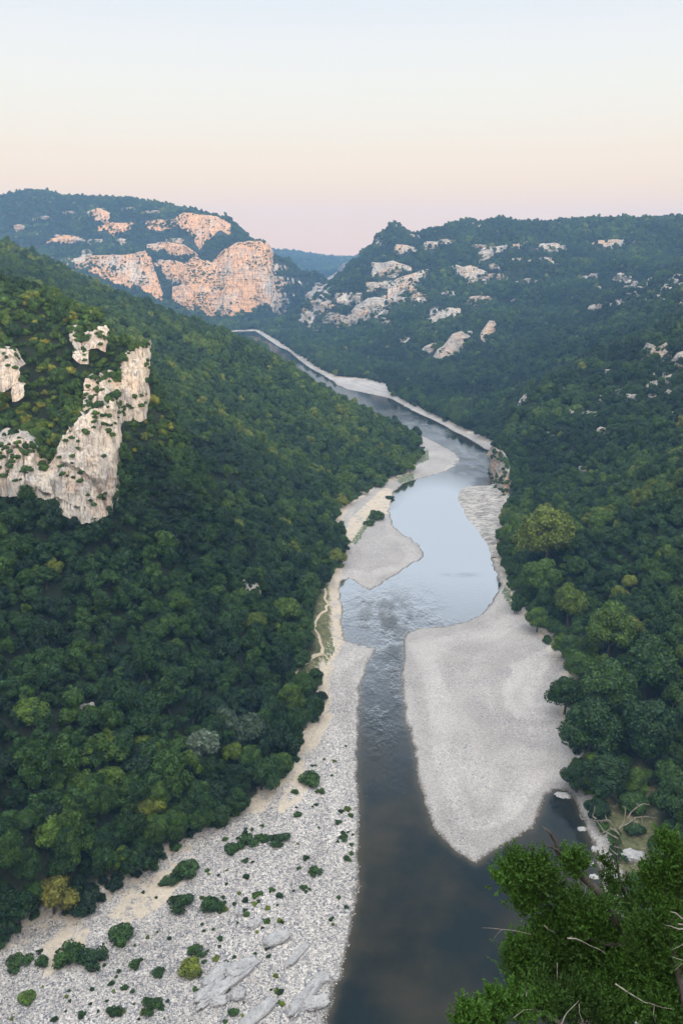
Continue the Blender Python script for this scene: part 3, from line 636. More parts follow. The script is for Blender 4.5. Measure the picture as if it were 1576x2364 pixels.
for nm, key, lst in OUT:
    for q, (a, b, w, h, n) in enumerate(lst):
        n = int(n*1.5) if (n > 2 and key in 'ef') else n
        for k in range(n):
            ax = a+(rg.rand()-.5)*w*(.75 if n > 1 else 0); ay = b+(rg.rand()-.5)*h*(.75 if n > 1 else 0)
            x, y, z = hit(ax, ay); D = math.sqrt(x*x+y*y+(z-CAM_Z)**2)
            sw = w/(1 if n == 1 else n**.62)*(.55+.5*rg.rand())*.5*D/FPX; sh = h/(1 if n == 1 else n**.35)*(.6+.5*rg.rand())*.5*D/FPX
            ROCKS.append((x, y, z, sw, sh, key, ax, ay, n, q))
for i, (x, y, z, sw, sh, key, ax, ay, n, q) in enumerate(ROCKS):
    for k in range(9 if n > 1 else 6):
        t = rg.uniform(-2.9, .2); e = rg.uniform(-.3, 1.0); RSH.append((x+math.cos(t)*sw*1.05, y+sw*.35+math.sin(t)*sw*.85, z-sh*.15+e*sh*.9, 3 if key == 'f' else (1.2 if key == 'a' else 6), rg.rand()))
    me = (RKE if key in 'ec' else RKF)[i % 4]
    o = link('rock_outcrop', me, loc=(x, y+sw*.35, z-sh*.15)); o.scale = (sw*1.05, sw*.8, sh*1.05); o.rotation_euler = (0, 0, rg.rand()*.9-.45)
    o['category'] = 'rock'; o['_k'] = key; ROCKS[i] = (o,)+ROCKS[i]
    shp = 'wide flat' if sw > sh*2.2 else 'long low' if sw > sh*1.4 else 'blocky' if sw > sh*.9 else 'upright'
    big = 'big ' if sw > 9 else 'small ' if sw < 4.5 else ''
    if key == 'e': pl = ('top' if ay < 560 else 'upper' if ay < 620 else 'middle' if ay < 680 else 'lower' if ay < 740 else 'bottom')+' row, '+('far left' if ax < 760 else 'left' if ax < 850 else 'left centre' if ax < 950 else 'centre' if ax < 1050 else 'right centre' if ax < 1150 else 'right' if ax < 1250 else 'far right')+' of the hazy right mountain'
    elif key == 'c': pl = ('above' if ay < 510 else 'beside' if ay < 570 else 'below')+' the upper orange cliff, '+('left edge' if ax < 110 else 'left part' if ax < 230 else 'middle part' if ax < 380 else 'right part')
    elif key == 'f': pl = 'on the nearer right hill, '+('near skyline' if ay < 700 else 'below skyline' if ay < 850 else 'middle height' if ay < 960 else 'low down')+(', right edge' if ax > 1520 else ', far right' if ax > 1440 else ', left side' if ax < 1380 else ', centre')
    else: pl = 'in the left wood '+('at the near crest' if ay < 790 else 'above the upper gravel bar' if ay < 1200 else 'on the lower slope')
    o['label'] = big+shp+' rock '+pl
    o['group'] = {'e': 'limestone outcrops on the far right mountain', 'c': 'limestone outcrops on the far left mountain', 'f': 'limestone outcrops on the right hill', 'a': 'limestone outcrops on the left slope'}[key]
    del o['_k']

# ------------------------------------------------------------------ trees
def crown(seed, R=3.4, H=5.2, lobes=11, quads=1500, leaf=.42, base=1.2, core=.84, spread=.62, up=1.0):
    g = np.random.RandomState(seed); V_, F_ = [], []
    C_, r_ = [], []
    for i in range(lobes):
        a = g.rand()*6.283+i*2.4; e = math.asin(min(1, .05+.95*(i+.5)/lobes*1.0)); rr = R*spread*(.55+.65*g.rand())
        C_.append((rr*math.cos(e)*math.cos(a), rr*math.cos(e)*math.sin(a), base+(H-base)*.28+(H-base)*.52*math.sin(e)*(.85+.3*g.rand())*up)); r_.append(R*(.25+.2*g.rand()))
    C_ = np.array(C_); r_ = np.array(r_)
    import bmesh
    bm = bmesh.new(); bmesh.ops.create_icosphere(bm, subdivisions=2, radius=1); iv = np.array([v.co[:] for v in bm.verts]); jf = np.array([[v.index for v in f.verts] for f in bm.faces]); bm.free()
    vs, fs, off = [], [], 0
    cz = (H+base)*.5
    for c, r in list(zip(C_, r_))+[(np.array([0, 0, cz]), R*.62)]:
        q = iv*r*core*np.array([1, 1, .9]); q = q*(1+.12*vnoise(iv[:, 0]*3+c[0], iv[:, 1]*3, iv[:, 2]*3+c[2], seed))[:, None]+c
        vs.append(q); fs.append(np.concatenate([jf, jf[:, 2:3]], 1)+off); off += len(q)
    tri = np.concatenate(fs)[:, :3]; tv = np.concatenate(vs)
    pr = r_**2/np.sum(r_**2); li = g.choice(lobes, quads*2, p=pr); d = g.normal(size=(quads*2, 3)); d[:, 2] += .35; d /= np.linalg.norm(d, axis=1)[:, None]
    p = C_[li]+d*(r_[li]*(.86+.24*g.rand(quads*2)))[:, None]*np.array([1, 1, .9])
    dd = np.sqrt(((p[:, None]-C_[None])**2).sum(-1))/r_[None]; ok = (dd.min(1) > .74) & (p[:, 2] > base*.6); p = p[ok][:quads]; d = d[ok][:quads]
    n = len(p); nr = d*.9+g.normal(size=(n, 3))*.55; nr /= np.linalg.norm(nr, axis=1)[:, None]
    tt = np.cross(nr, g.normal(size=(n, 3))); tt /= np.linalg.norm(tt, axis=1)[:, None]; bb = np.cross(nr, tt)
    s = leaf*(.6+.8*g.rand(n))[:, None]
    q = np.stack([p+tt*s*.62, p+bb*s*.42+nr*s*.1, p-tt*s*.55, p-bb*s*.42-nr*s*.1], 1).reshape(-1, 3)
    # quads and core together, cores as triangles
    me = bpy.data.meshes.new('crown'); allv = np.concatenate([tv, q]).astype(np.float32)
    lf = np.concatenate([tri.ravel(), (np.arange(4*n)+len(tv))]).astype(np.int32)
    tot = np.concatenate([np.full(len(tri), 3), np.full(n, 4)]).astype(np.int32); start = np.concatenate([[0], np.cumsum(tot)[:-1]]).astype(np.int32)
    me.vertices.add(len(allv)); me.vertices.foreach_set('co', allv.ravel()); me.loops.add(len(lf)); me.loops.foreach_set('vertex_index', lf)
    me.polygons.add(len(tot)); me.polygons.foreach_set('loop_start', start); me.polygons.foreach_set('loop_total', tot); me.update(calc_edges=True)
    return me
def tube(pts, rad, n=7):
    pts = np.array(pts, float); rad = np.array(rad, float); d = np.gradient(pts, axis=0); d /= np.linalg.norm(d, axis=1)[:, None]+1e-9
    ref = np.array([.31, .17, .93]) if abs(d[0, 2]) < .9 else np.array([1, .2, 0]); a = np.cross(d, ref); a /= np.linalg.norm(a, axis=1)[:, None]+1e-9; b = np.cross(d, a)
    th = np.linspace(0, 2*math.pi, n, endpoint=False)
    P = pts[:, None]+rad[:, None, None]*(a[:, None]*np.cos(th)[None, :, None]+b[:, None]*np.sin(th)[None, :, None])
    m_ = len(pts); i = np.arange(m_*n).reshape(m_, n); j = np.roll(i, -1, 1); f = np.stack([i[:-1], j[:-1], j[1:], i[1:]], -1).reshape(-1, 4)
    return P.reshape(-1, 3), f
def tubes_mesh(name, lst, mat):
    vs, fs, off = [], [], 0
    for pts, rad, n in lst:
        v, f = tube(pts, rad, n); vs.append(v); fs.append(f+off); off += len(v)
    return mesh_from(name, np.concatenate(vs), np.concatenate(fs), mat)
def trunk(seed, H, r=.22):
    g = np.random.RandomState(seed); p = np.array([[0, 0, -1.2], [0, 0, 0], [g.normal()*.15, g.normal()*.15, H*.3], [g.normal()*.3, g.normal()*.3, H*.7]]); lst = [(p, [r*1.4, r*1.1, r*.8, r*.3], 7)]
    for k in range(5):
        a = g.rand()*6.28; s = p[2]; e = s+np.array([math.cos(a)*H*.33, math.sin(a)*H*.33, H*(.22+.2*g.rand())]); lst.append(([s, (s+e)/2+np.array([0, 0, .2]), e], [r*.55, r*.35, r*.12], 5))
    return tubes_mesh('trunk', lst, M_BARK)
FORMS = []   # crown mesh, trunk mesh, kind
for i in range(5):
    c = crown(100+i, 3.3+.3*(i % 3), 5.2+.6*(i % 2), 15+2*i, 2600, .36, core=.78); c.materials.append(M_OAK); FORMS.append((c, trunk(i, 5.5), 'oak'))
for i in range(3):
    c = crown(200+i, 4.2, 11+i, 38, 6500, .36, 2.2, .72, .66, 1.0); c.materials.append(M_OAK); FORMS.append((c, trunk(50+i, 11, .3), 'tall'))
for i in range(2):
    c = crown(300+i, 2.2, 2.3, 8, 800, .26, .2, .84); c.materials.append(M_OAK); FORMS.append((c, trunk(60+i, 2, .08), 'shrub'))
for i in range(3):
    c = crown(500+i, 3.4, 5.6+.9*i, 9+2*i, 2300, .38, core=.6, spread=.88-.12*i, up=1.15); c.materials.append(M_OAK); FORMS.append((c, trunk(70+i, 5.5), 'oak'))
rg = np.random.RandomState(11)
def scatter(y0, y1, sp, jit=.42):
    xs = []; ys = []
    for yy in np.arange(y0, y1, sp*.866):
        hw = (yy+GC)*.60+20 if yy < 700 else yy*.50+60
        k = np.arange(-hw, hw, sp); xs.append(k+rg.rand()*sp+rg.uniform(-jit, jit, len(k))*sp); ys.append(yy+rg.uniform(-jit, jit, len(k))*sp)
    return np.concatenate(xs), np.concatenate(ys)
bands = [(70, 430, 4.3, .9), (430, 800, 4.7, .92), (800, 1300, 5.4, 1.0), (1300, 2400, 7.0, 1.15), (2400, 4150, 11.0, 1.7)]
TX, TY, TS = [], [], []
for y0, y1, sp, s in bands:
    a, b = scatter(y0, y1, sp); TX.append(a); TY.append(b); TS.append(np.full(len(a), s))
a, b = scatter(100, 520, 3.3); q = samp(a, b, GDG); z_ = samp(a, b)
q = (q < 6) | ((a < -60) & (a > -260) & (b > 262) & (b < 350) & (z_ > 60)); a, b = a[q], b[q]
for y0, y1, sp, s in ((100, 620, 2.6, .78), (620, 1300, 4.0, .95), (1300, 2400, 5.5, 1.1)):
    c_, d_ = scatter(y0, y1, sp); q = samp(c_, d_, sl_); q = rg.rand(len(c_)) < (np.sqrt(1+q*q)-1.22)*.9
    TX.append(c_[q]); TY.append(d_[q]); TS.append(np.full(q.sum(), s))
NU = len(a); TX.append(a); TY.append(b); TS.append(np.ones(NU))
TX, TY, TS = map(np.concatenate, (TX, TY, TS))
TZ = samp(TX, TY); tdg = samp(TX, TY, GDG); tr = samp(TX, TY, RM); ps = samp(TX, TY, sl_)
n_ = len(TX)
under = np.arange(n_) >= len(TX)-NU
edge = (tdg < 14) & (TY < 900)
h1 = fbm(TX/60, TY/60, 0, 3, 33); h2 = vnoise(TX/11, TY/11, 0, 35)
tall = edge & ~under & (rg.rand(n_) < .30) & (TY > 120) & ~((TX > 0) & (TY < 330) & (TY > 180) & (tdg < 4))
ok = (tdg > 1.2) & (rg.rand(n_) > tr*1.25*(rg.rand(n_)*.5+.6)) & (TZ > .8)
tpx, tpy, tpd = proj(TX, TY, TZ+4.5*TS)
bpx, bpy_, _ = proj(TX, TY, TZ+1.0)
for pl, keep, yc in CLIFFPOLY:
    bad = np.zeros(n_, bool)
    for hh in (1.0, 3.2, 5.2):
        qx, qy, _ = proj(TX, TY, TZ+hh*TS); bad |= inside(qx, qy, pl)
    ok &= ~(bad & (TY < yc+45) & (TY > yc-60) & (rg.rand(n_) > keep))
ok &= ~(inside(tpx, tpy, PATHZONE)) & ~inside(bpx, bpy_, PATHZONE)
ok &= ~((inside(bpx, bpy_, EARTH) | inside(bpx, bpy_, EARTH2)) & (rg.rand(n_) > .25))
ok &= (np.hypot(TX, TY) > 95)
# thin, dry ground on the upper part of the cliff spur: smaller bushes
spur = (TX < -60) & (TX > -260) & (TY > 262) & (TY < 345) & (TZ > 78)
scl = TS*(.62+.85*rg.rand(n_)**1.4)*(1+.25*h1)
scl = np.where(spur, scl*.72, scl)
scl = np.where(tall, .62+.35*rg.rand(n_), scl)
form = np.array([0, 1, 2, 3, 4, 10, 11, 12, 10, 11])[rg.randint(0, 10, n_)]; form = np.where(tall, 5+rg.randint(0, 3, n_), form); form = np.where(under | (spur & (rg.rand(n_) < .35)), 8+rg.randint(0, 2, n_), form)
scl = np.where(under, .65+.55*rg.rand(n_), scl)
tint = np.clip(.29+.36*h1+.20*h2+rg.normal(size=n_)*.13, .05, .82)
tint = tint+.17*sstep(330, 620, TY)*(TX < 60)*sstep(900, 760, TY)+.13*spur+.10*sstep(0, 60, TX)*(TY < 560)  # left slope leaves lighten with distance: haze and warm light put into the tint
tint = np.clip(tint, .05, .82)
tint = np.where(rg.rand(n_) < .010, .86, tint); tint = np.where(tall, np.clip(tint+.08, 0, .70), tint)
tint = np.clip(tint-.10*sstep(240, 150, TY)*(TX < 0), .05, 1)
tint = np.where(spur & (rg.rand(n_) < .10), .90, tint)
# trees one would pick out: px, py of the crown centre, crown width in px, height/width, form, tint, name, label
SPECIAL = [
 (125,2062,105,1.0,1,.93,'yellowing_tree','yellow ochre round tree at the foot of the left slope'),
 (465,1722,95,.9,0,.0,'grey_green_tree','large pale grey-green round tree on the lower left slope'),
 (575,1672,92,1.0,2,.03,'grey_green_tree','broad grey-green tree beside the gravel at the end of the lower left wood'),
 (520,1655,62,1.1,3,.02,'grey_green_tree','narrower grey-green tree behind the broad grey-green one'),
 (538,1735,58,1.0,1,.78,'light_green_tree','yellow-green domed tree between the grey-green trees'),
 (345,1842,74,1.2,2,.86,'light_green_tree','bright yellow-topped tree low on the left slope'),
 (380,1770,90,1.0,3,.45,'holm_oak','wide mid green oak above the bright yellow-topped tree'),
 (120,1912,84,1.2,0,.72,'light_green_tree','light green rounded tree near the left edge above the gravel'),
 (30,1880,60,1.3,1,.42,'holm_oak','green tree cut by the left edge of the picture'),
 (655,1400,80,1.0,2,.70,'spreading_tree','spreading light green tree with open branches beside the footpath'),
 (693,1345,52,1.1,0,.50,'domed_tree','neat domed green tree uphill of the footpath'),
 (500,1830,80,.9,4,.12,'dark_tree','dark blue-green flat-topped tree at the edge of the left wood'),
 (600,1780,84,1.1,1,.34,'dark_tree','dense dark tree standing where the left wood meets the gravel'),
 (690,1640,56,1.2,2,.44,'holm_oak','mid green tree leaning over the narrow part of the left gravel bank'),
 (725,1560,48,1.1,3,.30,'holm_oak','dark tree just below the end of the footpath'),
 (785,1150,34,1.2,0,.88,'light_green_tree','yellow-green tree above the sandy upper left bank'),
 (772,1282,48,1.1,1,.85,'light_green_tree','bright green tree at the lower end of the upper left gravel bar'),
 (845,1085,36,1.2,2,.6,'riverside_tree','green tree at the shore of the wooded left spur'),
 (1250,1262,112,1.25,5,.72,'riverside_tree','big light green riverside tree overhanging the right shore of the pool'),
 (1185,1240,66,1.3,6,.62,'riverside_tree','light green riverside tree nearest the rock shelf'),
 (1240,1350,78,1.3,7,.52,'riverside_tree','green riverside tree with bare branches below the biggest one'),
 (1302,1405,66,1.4,5,.68,'riverside_tree','leaning bright green tree at the back corner of the right gravel bar'),
 (1185,1395,34,1.1,8,.30,'shrub','dark shrub at the foot of the riverside trees by the gravel'),
 (1395,1470,92,1.4,6,.60,'riverside_tree','tall green tree standing over the bare earth bank'),
 (1295,1610,72,1.2,5,.34,'riverside_tree','dark green tree overhanging the edge of the right gravel bar'),
 (1385,1610,120,1.2,7,.46,'riverside_tree','broad tree behind the one overhanging the gravel bar'),
 (1350,1700,118,1.2,6,.30,'riverside_tree','broad dark tree on the shore halfway down the right gravel bar'),
 (1380,1800,96,1.1,7,.22,'riverside_tree','darkest tree on the right shore above the black inlet'),
 (1480,1560,120,1.2,5,.40,'riverside_tree','tree high on the right bank behind the shore trees'),
 (1485,1700,120,1.2,5,.25,'riverside_tree','dark tree on the bank above the dry earth'),
 (1232,1432,50,1.1,6,.55,'riverside_tree','small bright tree where the riverside trees meet the gravel bar'),
 (1308,1505,60,1.2,7,.50,'riverside_tree','green tree rising from the bare earth beside the gravel bar'),
 (1330,1548,62,1.2,5,.58,'riverside_tree','light tree between the bare earth and the overhanging dark tree'),
 (1322,1795,62,1.1,6,.22,'riverside_tree','dark tree hanging over the pale boulder in the black inlet'),
 (1368,1868,56,1.0,7,.16,'riverside_tree','darkest low tree over the right side of the black inlet'),
 (1545,1850,90,1.2,6,.36,'riverside_tree','dark tree at the right edge beyond the junipers')]
SPX = []
for (a, b, w, hr, fm_, tn, nm, lb) in SPECIAL:
    x, y, z = hit(a, b+w*hr*.36); D = y*cP-(z-CAM_Z)*sP
    R0 = [3.3, 3.6, 3.9, 3.3, 3.6, 4.0, 4.0, 4.0, 2.2, 2.2][fm_]; H0 = [5.2, 5.8, 5.2, 5.8, 5.2, 11, 12, 13, 2.3, 2.3][fm_]
    sc_ = w*SC*D/FPX*.5/(R0*.95); hh = w*hr*SC*D/FPX
    SPX.append((x, y, z, sc_, sc_ if fm_ < 5 else max(.5*sc_, hh*1.15/H0)))
    rr = w*SC*D/FPX*.30
    ok &= ~((np.hypot(TX-x, TY-y) < rr+.6))
    ok &= ~((np.hypot(tpx-a, tpy-b) < w*.36) & (TY < y) & (TY > y-25))
keep = np.nonzero(ok)[0]
rotz = rg.rand(n_)*6.283
sclz = scl*(.7+.65*rg.rand(n_)); sclx = scl*(.8+.4*rg.rand(n_)); tiltx = rg.normal(size=n_)*.12; tilty = rg.normal(size=n_)*.12

# ---- single trees: the ones that show largest
inframe = (tpx > 5) & (tpx < 1563) & (tpy > 560) & (tpy < 2340) & (tpd > 0)
def los(i):
    p = np.array([TX[i], TY[i], TZ[i]+4]); t = np.linspace(.05, .96, 90); X = p[0]*t; Y = p[1]*t; Z = CAM_Z+(p[2]-CAM_Z)*t
    return bool((samp(X, Y) < Z-.2).all())
size = np.where(ok & inframe, scl*np.where(tall, 1.5, 1.0)*np.where((form == 8) | (form == 9), .5, 1)/np.maximum(tpd, 1), 0)
order = [i for i in np.argsort(-size)[:900] if size[i] > 0]
single = []
for i in order:
    if los(i): single.append(i)
    if len(single) >= 262: break
sset = np.zeros(n_, bool); sset[single] = True
def tint_word(t): return 'blackish green' if t < .14 else 'dark green' if t < .27 else 'deep green' if t < .38 else 'mid green' if t < .5 else 'fresh green' if t < .62 else 'light green' if t < .78 else 'yellow-green'
def place_word(x, y, px, py):
    """zone of the photograph named by a landmark -> (group place, finer place)"""
    if px > 1000:
        v = 'above the rock shelf' if py < 1250 else 'behind big riverside tree' if py < 1400 else 'beside right gravel bar' if py < 1800 else 'above black inlet'
        return 'on the right bank', v+(' near shore' if px < 1330 else ' near right edge' if px > 1470 else ' mid bank')
    h = 'far left' if px < 110 else 'left part' if px < 260 else 'middle' if px < 430 else 'right part' if px < 580 else 'river side'
    if py > 1880: return 'at the foot of the left wood', h+' of wood edge by the cobbles'
    v = 'lowest level' if py > 1700 else 'lower level' if py > 1560 else 'footpath level' if py > 1380 else 'pool level' if py > 1200 else 'pale cliff level'
    return 'on the left slope', h+' of left slope, '+v
def make_tree(i, name, label, cat, group, **kw):
    fm = FORMS[form[i]]
    r = bpy.data.objects.new(name, None); COL.objects.link(r); r.empty_display_size = .5
    r.location = (TX[i], TY[i], TZ[i]-.3); r.rotation_euler = (tiltx[i], tilty[i], rotz[i]); r.scale = (sclx[i], scl[i], sclz[i])
    r['label'] = label; r['category'] = cat; r['group'] = group
    for pn, me in (('crown', fm[0]), ('trunk', fm[1])):
        o = bpy.data.objects.new(pn, me); COL.objects.link(o); o.parent = r; o['tint'] = float(tint[i])
    return r
for (a, b, w, hr, fm_, tn, nm, lb), (x, y, z, sx_, sz_) in zip(SPECIAL, SPX):
    r = bpy.data.objects.new(nm, None); COL.objects.link(r); r.location = (x, y, z-.2); r.scale = (sx_, sx_, sz_); r.rotation_euler = (0, 0, a*.7)
    r['label'] = lb; r['category'] = 'shrub' if nm == 'shrub' else 'tree'; r['group'] = 'trees that stand out of the woods'
    for pn, me in (('crown', FORMS[fm_][0]), ('trunk', FORMS[fm_][1])):
        o = bpy.data.objects.new(pn, me); COL.objects.link(o); o.parent = r; o['tint'] = float(tn+(.1 if (5 <= fm_ <= 7 and b < 1500) else 0))
for i in single:
    f_ = FORMS[form[i]][2]
    nm = 'riverside_tree' if f_ == 'tall' else 'shrub' if f_ == 'shrub' else 'holm_oak'
    g_, fine_ = place_word(TX[i], TY[i], tpx[i], tpy[i])
    ww = 'huge' if scl[i] > 1.32 else 'broad' if scl[i] > 1.15 else 'middling' if scl[i] > .95 else 'small'
    wd = {'tall': 'tall riverside', 'oak': ww+(' domed' if sclz[i] > scl[i]*1.05 else ' flat' if sclz[i] < scl[i]*.85 else ' round'), 'shrub': 'low'}[f_]
    lb = f"{wd} {tint_word(tint[i])} {'shrub' if f_ == 'shrub' else 'tree'} {fine_}"
    make_tree(i, nm, lb, 'tree' if f_ != 'shrub' else 'shrub', 'trees '+g_)

def instancer(name, P, scale, rz, proto, tn, forms_col, label, cat='forest'):
    me = bpy.data.meshes.new(name); P = np.asarray(P, np.float32); me.vertices.add(len(P)); me.vertices.foreach_set('co', P.ravel())
    a = me.attributes.new('scl', 'FLOAT_VECTOR', 'POINT'); a.data.foreach_set('vector', np.asarray(scale, np.float32).ravel())
    a = me.attributes.new('rot', 'FLOAT_VECTOR', 'POINT'); a.data.foreach_set('vector', np.asarray(rz, np.float32).ravel())
    a = me.attributes.new('pid', 'INT', 'POINT'); a.data.foreach_set('value', np.asarray(proto, np.int32))
    a = me.attributes.new('tint', 'FLOAT', 'POINT'); a.data.foreach_set('value', np.asarray(tn, np.float32))
    o = link(name, me, kind='stuff', label=label, cat=cat)
    ng = bpy.data.node_groups.new(name, 'GeometryNodeTree')
    ng.interface.new_socket('Geometry', in_out='INPUT', socket_type='NodeSocketGeometry'); ng.interface.new_socket('Geometry', in_out='OUTPUT', socket_type='NodeSocketGeometry')
    n = ng.nodes; l = ng.links
    gi = n.new('NodeGroupInput'); go = n.new('NodeGroupOutput'); ip = n.new('GeometryNodeInstanceOnPoints'); ci = n.new('GeometryNodeCollectionInfo')
    ci.inputs['Collection'].default_value = forms_col; ci.inputs['Separate Children'].default_value = True; ci.inputs['Reset Children'].default_value = True
    def na(nm_, t):
        q = n.new('GeometryNodeInputNamedAttribute'); q.data_type = t; q.inputs[0].default_value = nm_; return q.outputs[0]
    l.new(gi.outputs[0], ip.inputs['Points']); l.new(ci.outputs[0], ip.inputs['Instance']); ip.inputs['Pick Instance'].default_value = True
    l.new(na('pid', 'INT'), ip.inputs['Instance Index']); l.new(na('scl', 'FLOAT_VECTOR'), ip.inputs['Scale'])
    e2 = n.new('FunctionNodeEulerToRotation'); l.new(na('rot', 'FLOAT_VECTOR'), e2.inputs[0]); l.new(e2.outputs[0], ip.inputs['Rotation'])
    l.new(ip.outputs[0], go.inputs[0])
    md = o.modifiers.new('scatter', 'NODES'); md.node_group = ng
    return o
fc = bpy.data.collections.new('tree forms')
for i, (c, t, k) in enumerate(FORMS):
    o = bpy.data.objects.new('form_%02d' % i, c); fc.objects.link(o)
rest_i = np.array([i for i in keep if not sset[i]])
# bushes on the cliffs join the same wood
CPt = np.array(CLIFFPTS+RSH); nb_ = len(CPt)
BR = np.array(BRINK)
bs = np.where(CPt[:, 3] > 5, .55+.9*CPt[:, 4]**2, np.where(CPt[:, 3] > 2, .5+.5*CPt[:, 4], .28+.42*CPt[:, 4]))
P_all = np.concatenate([BR[:, :3], np.stack([TX, TY, TZ-.3], -1)[rest_i], CPt[:, :3]-np.array([0, 0, .6])])
S_all = np.concatenate([BR[:, [3, 3, 3]], np.stack([sclx, scl, sclz], -1)[rest_i], np.stack([bs, bs, bs], -1)])
R_all = np.concatenate([np.stack([BR[:, 4]*0, BR[:, 4]*0, BR[:, 4]*50], -1), np.stack([tiltx, tilty, rotz], -1)[rest_i], np.stack([bs*0, bs*0, CPt[:, 4]*60], -1)])
I_all = np.concatenate([(BR[:, 4]*911).astype(int) % 5, form[rest_i], 8+(CPt[:, 4]*97).astype(int) % 2]); T_all = np.concatenate([.3+.35*BR[:, 4], tint[rest_i], .3+.3*CPt[:, 4]])
instancer('forest', P_all, S_all, R_all, I_all, T_all, fc, 'dense dark green oak forest covering the slopes of the gorge')
print('trees', len(P_all), 'single', len(single), 'rocks', len(ROCKS))


# ------------------------------------------------------------------ footpath
PTH = [(668,1562),(680,1543),(692,1530),(705,1518),(722,1508),(738,1502),(742,1492),(735,1478),(733,1462),(722,1445),(722,1430),(733,1415),(748,1402),(752,1390),(746,1376),(748,1352)]
def ribbon(name, pts, wd, mat, lift=.12):
    w = np.array([hit(a, b) for a, b in pts]); s = np.concatenate([[0], np.cumsum(np.hypot(np.diff(w[:, 0]), np.diff(w[:, 1])))]); q = np.linspace(0, s[-1], int(s[-1]/.6)+4)
    x = np.interp(q, s, w[:, 0]); y = np.interp(q, s, w[:, 1]); x += fbm(q/4, 0*q, 0, 2, 3)*.5; y += fbm(q/4, 0*q, 5, 2, 4)*.6
    dx = np.gradient(x); dy = np.gradient(y); l = np.hypot(dx, dy)+1e-6; ww = wd*(1+.35*fbm(q/3, 0*q, 0, 2, 9))
    rows = []
    for k in (-1, -.4, .4, 1):
        a = x-dy/l*ww*k*.5; b = y+dx/l*ww*k*.5; rows.append(np.stack([a, b, samp(a, b)+lift-(.05 if abs(k) == 1 else 0)], -1))
    P = np.stack(rows, 1).reshape(-1, 3)
    return link(name, mesh_from(name, P, grid_faces(len(q), 4), mat), kind='structure')
pm = MT('trodden earth'); pm.geo(); M_PATH = pm.done(pm.ramp(pm.noise(1.3, 4, .6), [(.3, (.36, .29, .19)), (.7, (.55, .47, .35))]), .95)
ribbon('path', PTH, 1.15, M_PATH); ribbon('path', [(742,1500),(752,1512),(758,1520),(762,1508)], .8, M_PATH)

# ------------------------------------------------------------------ boulders and slabs on the gravel
RB_ = [rock_mesh('boulder', 60+i, M_BOULDER, 48, 1.0) for i in range(5)]
BLD = [ # px, py, width px, length px (along the slab), angle, height ratio, label
 (522,2262,22,112,-38,.6,'longest pale limestone slab in the rock group at the bottom of the left gravel'),
 (497,2238,22,60,-42,.5,'narrow pale slab along the upper side of the rock group on the gravel'),
 (556,2222,30,62,-30,.5,'pale slab at the top right end of the rock group on the gravel'),
 (485,2268,20,66,-48,.5,'slab on the lower left side of the rock group on the gravel'),
 (548,2284,26,26,0,.6,'rounded boulder just below the rock group on the gravel'),
 (503,2300,20,30,-10,.6,'small pale block at the bottom left of the rock group'),
 (633,2157,28,54,-22,.6,'whale-backed pale boulder alone in the middle of the lower gravel'),
 (682,2193,16,56,-48,.5,'thin slanting slab between the whale-backed boulder and the water'),
 (706,2282,24,92,-50,.6,'long jagged slab beside the water at the bottom of the left gravel'),
 (738,2247,22,36,-5,.6,'pale block at the water edge above the long jagged slab'),
 (722,2306,26,56,-12,.6,'low pale slab at the water edge below the long jagged slab'),
 (590,2330,26,90,-40,.5,'pale slab at the bottom edge of the picture left of the water'),
 (548,2094,18,16,0,.8,'small pale boulder beside the dark gravel shrubs'),
 (586,2120,18,26,-35,.7,'small tilted boulder above the whale-backed boulder'),
 (1292,1827,16,30,10,.7,'pale boulder standing in the black inlet at the foot of the right gravel bar'),
 (1452,1968,26,44,10,.7,'bluish pale boulder on the dry earth behind the junipers'),
 (1334,1905,12,18,0,.8,'small pale rock at the shore of the dark inlet, nearest the dead branch'),
 (1352,1985,14,18,0,.8,'small pale rock at the shore behind the juniper tip'),
 (1366,1950,12,14,0,.8,'small rock on the stony shore above the juniper'),
 (1362,2016,14,18,0,.8,'pale rock low on the shore beside the junipers')]
BWORLD = []
for i, (a, b, w, ln, ang, hr, lb) in enumerate(BLD):
    x, y, z = hit(a, b+4); D = y*cP-(z-CAM_Z)*sP; k = SC*D/FPX
    o = link('boulder', RB_[i % 5], label=lb, cat='boulder', group='boulders on the gravel', loc=(x, y, z+.1*w*k))
    fs = 1/math.sin(math.atan2(CAM_Z, y))
    t = math.radians(-ang); dx, dy = math.cos(t)*ln*k*.5, math.sin(t)*ln*k*.5*fs
    o.scale = (math.hypot(dx, dy), w*k*.5, w*k*.5*hr*1.1); o.rotation_euler = (.1, .05, math.atan2(dy, dx)); BWORLD.append((x, y, math.hypot(dx, dy)))

